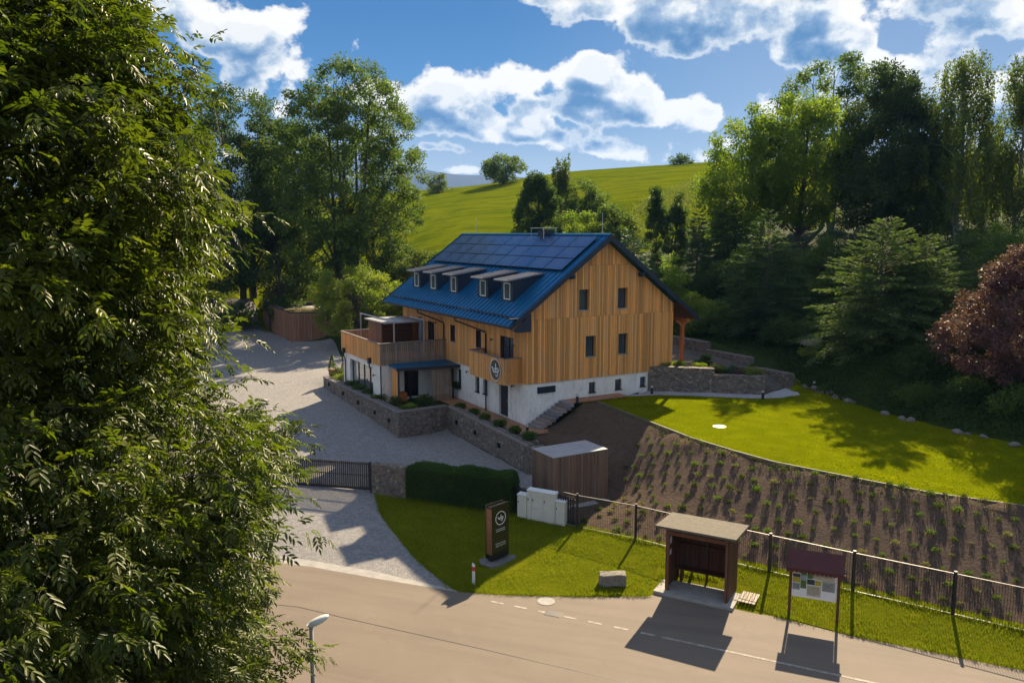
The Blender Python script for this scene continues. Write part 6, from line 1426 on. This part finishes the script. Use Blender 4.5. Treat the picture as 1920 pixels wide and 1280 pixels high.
# young plants set out on the bank: separate plants sharing a few meshes
def bank_plants():
    rs = np.random.RandomState(21); rr = random.Random(21); protos = []
    KIND = [('bank_leaf', 'pale green'), ('oak_leaf', 'mid green'), ('oak_leaf', 'leafy mid green'), ('bank_leaf', 'yellow green'), ('dark_leaf', 'dark green'), ('dry_grass', 'dry yellowish')]
    ORD = ['lowest', 'second lowest', 'third lowest', 'fourth', 'fifth', 'sixth', 'seventh', 'eighth', 'ninth', 'second highest', 'highest']
    for k in range(6):
        n = 150 if k < 4 else 110; P = np.clip(rs.normal(size=(n, 3)), -1.8, 1.8) * np.array([.085, .085, .05]) + np.array([0, 0, .07]); P[:, 2] = np.abs(P[:, 2])
        V, F = leafquads(P, P * np.array([3, 3, 1]) + np.array([0, 0, .35]) + rs.normal(size=(n, 3)) * .25, rs.uniform(.07, .15, n), rs.uniform(.025, .05, n), rs)
        me = mesh_np('bank_plant', V, F, np.repeat(rs.uniform(0, 1, n), 4)); me.materials.append(M[KIND[k][0]]); protos.append(me)
    f = Vector((.832, -.555)); nrm = Vector((.555, .832)); c = 0
    for row in range(1, 12):
        s = -1.0
        while s < 26:
            s += .74
            p = Vector((3.04, 35.72)) + f * (s + (row % 2) * .45 + rr.uniform(-.16, .16)) + nrm * (row * .72 + rr.uniform(-.1, .1) - .2)
            x, y = p
            if not inpoly(np.array([x]), np.array([y]), BANK)[0] or inpoly(np.array([x]), np.array([y]), [(.9, 39.6), (2.2, 36.3), (6.1, 38.4), (4.7, 40.9)])[0] or x > 25: continue
            if rr.random() < .05 or c > 296: continue
            pk = rr.randrange(6); o = bpy.data.objects.new('bank_plant', protos[pk]); COL.objects.link(o); k = rr.uniform(.45, 1.0); o.location = (x, y, h(x, y) + .0); o.scale = (k, k, k * rr.uniform(.7, 1.2)); o.rotation_euler = (rr.uniform(-.15, .15), rr.uniform(-.15, .15), rr.uniform(0, 6)); c += 1
            side = 'near the shed' if s < 5 else 'behind the shelter' if s < 9.5 else 'behind the notice board' if s < 13.5 else 'at the right edge'
            tag(o, 'young %s plant, %s row on the bank %s' % (KIND[pk][1], ORD[row - 1], side), 'plant', 'young plants in rows on the bank')
    # a rim of rougher growth and dry stalks under the lawn edge, and along the upper bank by the stairs
    P = []
    for p, q in zip(LAWN_EDGE, LAWN_EDGE[1:-1]):
        L = math.dist(p, q); d = ((q[0] - p[0]) / L, (q[1] - p[1]) / L); n = (d[1], -d[0]) if d[0] * 1 > 0 else (-d[1], d[0])
        for _ in range(int(L * 130)):
            u = rs.uniform(0, L); w = abs(rs.normal()) * .35; x = p[0] + d[0] * u - abs(d[1]) * w - .02; y = p[1] + d[1] * u - abs(d[0]) * w
            if x < 22 and math.sin(x * 2.1) + math.sin(y * 3.3) + rs.normal() > -.4: P.append((x, y, h(x, y)))
    P = np.array(P); V, F = leafquads(P, rs.normal(size=P.shape) * .5 + np.array([0, 0, .8]), rs.uniform(.05, .2, len(P)), rs.uniform(.008, .02, len(P)) * 1.6, rs)
    tag(link('bank_rim_grass', mesh_np('g', V, F, np.repeat(rs.uniform(0, 1, len(P)), 4)), M['dry_grass']), kind='stuff')
bank_plants()

# grass blades on the verge
def undergrowth():
    rs = np.random.RandomState(18)
    X = rs.uniform(9, 46, 260000); Y = rs.uniform(33, 80, 260000); y0 = np.interp(X, fx, fy); k = (Y > y0 + .25) & (Y < y0 + 24) & ~inpoly(X, Y, BED) & ~inpoly(X, Y, [(17.3, 50.8), (19.3, 51.5), (14, 62), (10, 64.9), (9.5, 62)])
    X, Y = X[k][:110000], Y[k][:110000]; d = np.sin(X * .9 + np.sin(Y * .7) * 2) * np.sin(Y * 1.1 - X * .6) + .5 * np.sin(X * 2.3) * np.sin(Y * 2.9)
    hh = np.clip(.25 + .35 * d, .04, .8) * rs.uniform(.1, 1, len(X)); P = np.stack([X, Y, Hh(X, Y) + hh], 1); V, F = leafquads(P, rs.normal(size=P.shape) + np.array([0, -.3, .3]), rs.uniform(.10, .24, len(P)), rs.uniform(.06, .12, len(P)), rs)
    tag(link('undergrowth', mesh_np('undergrowth', V, F, np.repeat(np.clip(rs.uniform(0, .6, len(P)) + d * .3, 0, 1), 4)), M['dark_leaf']), 'low leafy undergrowth on the shaded slope above the lawn', 'undergrowth', kind='stuff')
undergrowth()
def grass():
    rs = np.random.RandomState(8)
    def blades(poly, n, l0, l1, mat, name, w=.018, test=None, bb=None):
        a = np.array(poly); x0, y0 = a.min(0)[:2]; x1, y1 = a.max(0)[:2]
        if bb: x0, x1, y0, y1 = max(x0, bb[0]), min(x1, bb[1]), max(y0, bb[2]), min(y1, bb[3])
        X = rs.uniform(x0, x1, n); Y = rs.uniform(y0, y1, n); k = inpoly(X, Y, poly); X, Y = X[k], Y[k]
        for cx_, cy_, r_ in ((-.35, 32.55, 1.05),):
            k = (X - cx_) ** 2 + (Y - cy_) ** 2 > r_ ** 2; X, Y = X[k], Y[k]
        if 'lawn' in name: k = ~inpoly(X, Y, PATH) & ((X - 11.33) ** 2 + (Y - 42.47) ** 2 > .16); X, Y = X[k], Y[k]
        dens = np.sin(X * 1.9 + np.sin(Y * 1.3) * 2) * np.sin(Y * 2.3 + X) ; L = (l0 + (l1 - l0) * rs.uniform(0, 1, len(X))) * (1 + .45 * dens)
        P = np.stack([X, Y, Hh(X, Y) - .005], 1); V, F = leafquads(P, rs.normal(size=P.shape) * .38 + np.array([0, 0, 1]), L, np.full(len(X), w) * rs.uniform(.7, 1.4, len(X)), rs)
        tag(link(name, mesh_np(name, V, F, np.repeat(np.clip(rs.uniform(0, .7, len(X)) + dens * .25, 0, 1), 4)), M[mat]), 'mown grass of the ' + ('roadside verge' if 'verge' in name else 'lawn on the plateau'), 'grass', kind='stuff')
    sh = [(-2.6, 29.95)] + [(x, y + .03) for x, y in ROAD_FAR[5:8]] + [(5.45, 29.7), (6.1, 31.7), (9.4, 29.9), (8.95, 28.2)] + [(9.64, 27.95), (11.93, 26.5), (16.44, 24.3), (24, 21.1), (24, 22.1), (13.2, 29.4), (3.4, 35.95), (-.1, 37.4), (-5.7, 39.1), (-6.9, 39.2)] + DRIVE_R[::-1][1:-1]
    blades(sh, 230000, .05, .12, 'grass_blade', 'verge_blades')
    blades(LAWN, 420000, .03, .08, 'lawn_blade', 'lawn_blades', w=.03, bb=(4, 27, 29, 55))
def strip_grass():
    rs = np.random.RandomState(28); P = []
    def along(pts, per, spread):
        for p, q in zip(pts, pts[1:]):
            L = math.dist(p, q)
            for _ in range(int(L * per)):
                u = rs.uniform(0, 1); x = p[0] + (q[0] - p[0]) * u + rs.normal() * spread; y = p[1] + (q[1] - p[1]) * u + rs.normal() * spread
                if math.sin(x * 2.7) + math.sin(y * 3.9 + 1) + rs.normal() * .8 > -.5: P.append((x, y, h(x, y)))
    along([(3.04, 35.72), (8.0, 32.45), (15.9, 27.15), (24.6, 21.4)], 260, .09); along([(.2, 36.75), (2.2, 35.6)], 150, .06); along([(6.1, 31.5), (8.3, 30.4)], 200, .08); along([(5.8, 29.7), (6.2, 31.4)], 120, .07)
    along([(-5.4, 38.8), (-.2, 37.2)], 120, .08); along([(3.5, 30.05), (4.5, 30.0)], 120, .06)
    along([(-2.0, 29.86), (-.6, 29.58), (2.9, 29.38), (5.4, 29.38)], 160, .05); along([(9.64, 27.83), (11.93, 26.38), (16.44, 24.2), (24, 20.9)], 160, .05); along(DRIVE_R, 90, .05)
    A = np.array(P); V, F = leafquads(A, rs.normal(size=A.shape) * .35 + np.array([0, 0, 1]), rs.uniform(.08, .24, len(A)), rs.uniform(.012, .026, len(A)), rs)
    tag(link('rough_grass', mesh_np('rough', V, F, np.repeat(rs.uniform(0, 1, len(A)), 4)), M['grass_blade']), 'longer rough grass along the fence, kerbs and walls', 'grass', kind='stuff')
    n = 26000; u = rs.uniform(0, 1, n); v = rs.normal(size=n) * 3.2; X = 12 + u * 32 + v * .6; Y = 102 + u * 62 - v * .5
    A = np.stack([X, Y, Hh(X, Y)], 1); V, F = leafquads(A, rs.normal(size=A.shape) * .4 + np.array([0, 0, 1]), rs.uniform(.4, 1.0, n), rs.uniform(.08, .18, n), rs)
    tag(link('tall_meadow_grass', mesh_np('meadow', V, F, np.repeat(rs.uniform(0, 1, n), 4)), M['meadow_blade']), 'strip of tall pale meadow grass on the hill', 'grass', kind='stuff')
strip_grass()
grass()

# ------------------------------------------------------------------ the big ash beside the camera, with true compound leaves
def near_ash():
    rs = np.random.RandomState(33); cx_, cy_ = -9.6, 13.0
    e = empty('ash_tree', 'huge ash with drooping compound leaves filling the left foreground', 'tree', (cx_, cy_, 0))
    zz = [1.6, 3, 5, 6.7, 7.8, 9.3, 10.8, 12, 13.2, 14.8, 17, 19, 20.6, 21.4]; rr = [1.2, 3.9, 4.9, 4.5, 4.05, 5.4, 4.2, 3.3, 3.75, 3.95, 3.4, 2.4, 1.3, .3]
    cam_az = math.atan2(-cy_, -cx_)
    nC = 3400
    z = rs.uniform(1.8, 21.2, nC * 3); r0 = np.interp(z, zz, rr); keep = rs.uniform(0, 6.4, len(z)) < r0; z = z[keep][:nC]; r0 = r0[keep][:nC]; n = len(z)
    a = rs.uniform(-math.pi, math.pi, n)
    d = np.abs((a - cam_az + math.pi) % (2 * math.pi) - math.pi)
    k = (d < 1.9) | (rs.uniform(0, 1, n) < .4); z, r0, a = z[k], r0[k], a[k]; n = len(z)
    shell = np.where(rs.uniform(0, 1, n) < .72, rs.uniform(.86, 1.0, n), rs.uniform(.45, .86, n))
    lob = .97 + .13 * np.sin(a * 6 + z * 1.1) * np.sin(z * 1.7 - a * 3) + .12 * np.sin(a * 11 - z * 2.1) * np.sin(z * 2.6 + a * 4) + .07 * np.sin(z * 3.1 + a * 3)
    r = r0 * shell * lob
    C = np.stack([np.cos(a) * r, np.sin(a) * r, z], 1)
    out = unit(np.stack([np.cos(a), np.sin(a), .25 + (z - 10) * .05], 1))
    # each clump: several shoots carrying leaves
    leaves_o = []; leaves_d = []; tone = []; tw = MB()
    for i in range(n):
        big = shell[i] > .84; ns = rs.randint(4, 7) if big else 3; ct = rs.uniform(0, .75) ** 1.4
        for s_ in range(ns):
            sdv = unit(out[i] * 1.1 + rs.normal(size=3) * .55 + np.array([0, 0, .1])); L = rs.uniform(.35, .8)
            o = C[i] + rs.normal(size=3) * .30; m = rs.randint(5, 8) if big else 4
            sag = rs.uniform(.05, .35)
            for j in range(m):
                t = .25 + .75 * j / (m - 1); p = o + sdv * L * t - np.array([0, 0, sag * L * t * t]); q = rs.normal(size=3)
                lat = unit(np.cross(sdv, q)); leaves_o.append(p); leaves_d.append(unit(sdv * (.35 + .6 * t) + lat * (1.0 if j < m - 1 else .2) + np.array([0, 0, -.28]))); tone.append(ct + rs.uniform(0, .4))
            if big and rs.uniform() < .35: tw.tube([tuple(o - sdv * .5), tuple(o + sdv * L * .5), tuple(o + sdv * L - np.array([0, 0, sag * L]))], [.010, .007, .004], 3, cap=False)
    # a few long shoots breaking the outline
    O = np.array(leaves_o); D = np.array(leaves_d); T = np.array(tone); n = len(O)
    print('ash leaves', n)
    U = unit(np.cross(np.cross(D, np.array([0, 0, 1]) + rs.normal(size=(n, 3)) * .35), D)); S_ = np.cross(D, U)
    Lr = rs.uniform(.20, .34, n); ll = Lr * rs.uniform(.40, .5, n)
    parts = [(.30, 1), (.30, -1), (.52, 1), (.52, -1), (.74, 1), (.74, -1), (.92, 0)]
    V = np.empty((n, len(parts), 6, 3))
    for k, (t, sg) in enumerate(parts):
        base = O + D * (Lr * t)[:, None] + np.array([0, 0, -1]) * (Lr * .3 * t * t)[:, None]
        dd = unit(D * (.62 if sg else 1) + S_ * sg * .8 + np.array([0, 0, -.22]) * (1 + t) + rs.normal(size=(n, 3)) * .12)
        sc = (ll * (1 if sg else 1.15) * (.8 + .3 * math.sin(math.pi * t)))[:, None]
        sd2 = unit(np.cross(dd, U)); up = np.cross(sd2, dd); w = sc * .17
        V[:, k, 0] = base; V[:, k, 3] = base + dd * sc - np.array([0, 0, 1]) * sc * .12
        V[:, k, 1] = base + dd * sc * .32 + sd2 * w + up * w * .35; V[:, k, 2] = base + dd * sc * .68 + sd2 * w * .85 + up * w * .3
        V[:, k, 5] = base + dd * sc * .32 - sd2 * w + up * w * .35; V[:, k, 4] = base + dd * sc * .68 - sd2 * w * .85 + up * w * .3
    Q = np.arange(n * len(parts)) * 6; F = np.concatenate([np.stack([Q, Q + 1, Q + 2, Q + 3], 1), np.stack([Q, Q + 3, Q + 4, Q + 5], 1)])
    R_ = np.repeat(np.clip(T, 0, 1), len(parts) * 6)
    link('crown', mesh_np('crown', V.reshape(-1, 3), F, R_), M['ash_leaf'], e)
    # shaded inner foliage
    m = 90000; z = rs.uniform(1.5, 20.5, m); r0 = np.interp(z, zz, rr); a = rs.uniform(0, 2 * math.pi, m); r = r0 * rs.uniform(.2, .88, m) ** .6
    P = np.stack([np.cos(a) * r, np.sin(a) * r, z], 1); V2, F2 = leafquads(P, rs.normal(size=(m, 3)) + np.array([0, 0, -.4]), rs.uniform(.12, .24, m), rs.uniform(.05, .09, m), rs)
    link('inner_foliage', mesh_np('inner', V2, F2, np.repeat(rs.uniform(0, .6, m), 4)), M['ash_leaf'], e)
    # trunk, limbs, twigs
    tb = MB(); tb.tube([(0, 0, -.3), (.1, .1, 3), (-.15, .2, 6.5), (.2, 0, 10.5), (.1, .1, 15), (0, 0, 19)], [.55, .45, .38, .28, .16, .04], 12, cap=False)
    for i in range(46):
        zb = rs.uniform(2.2, 16); a = rs.uniform(0, 6.28); rz_ = np.interp(zb + 2, zz, rr) * rs.uniform(.7, .92)
        pts = add_branch(tb, (0, .1, zb), (math.cos(a) * rz_, math.sin(a) * rz_, zb + rs.uniform(.8, 3.0)), .15 * (1 - zb / 22) + .03, .02, rs, 6, .12, 6)
        for j in (2, 3, 4, 5):
            p = pts[j]; a2 = a + rs.uniform(-1, 1); add_branch(tb, p, (p[0] + math.cos(a2) * 1.3, p[1] + math.sin(a2) * 1.3, p[2] + rs.uniform(-.2, 1.1)), .03, .008, rs, 4, .1, 3)
    add_branch(tb, (0, 0, 12.2), (1.6, -3.6, 15.3), .16, .05, rs, 8, .02, 6); add_branch(tb, (.3, -.9, 12.8), (-.6, -4.2, 14.6), .10, .03, rs, 6, .05, 5); add_branch(tb, (0, 0, 6.5), (2.2, -3.3, 9.6), .15, .04, rs, 8, .02, 6)
    tb.build('trunk', M['bark'], e, True)
    tw.build('twigs', M['bark'], e)
near_ash()

# ------------------------------------------------------------------ air: far hills fade to blue
def haze():
    m = bpy.data.materials.new('haze'); m.use_nodes = True; t = NT(m.node_tree); t.n.clear()
    v = t.add('ShaderNodeVolumePrincipled'); o = t.add('ShaderNodeOutputMaterial'); t.l.new(v.outputs[0], o.inputs['Volume'])
    v.inputs['Color'].default_value = (.20, .45, 1, 1); v.inputs['Density'].default_value = .00008; v.inputs['Anisotropy'].default_value = .2
    b = MB(); b.box(-7200, 7200, -420, 7200, -5, 430); o = b.build('haze', m); tag(o, kind='stuff'); o.display_type = 'WIRE'
haze()
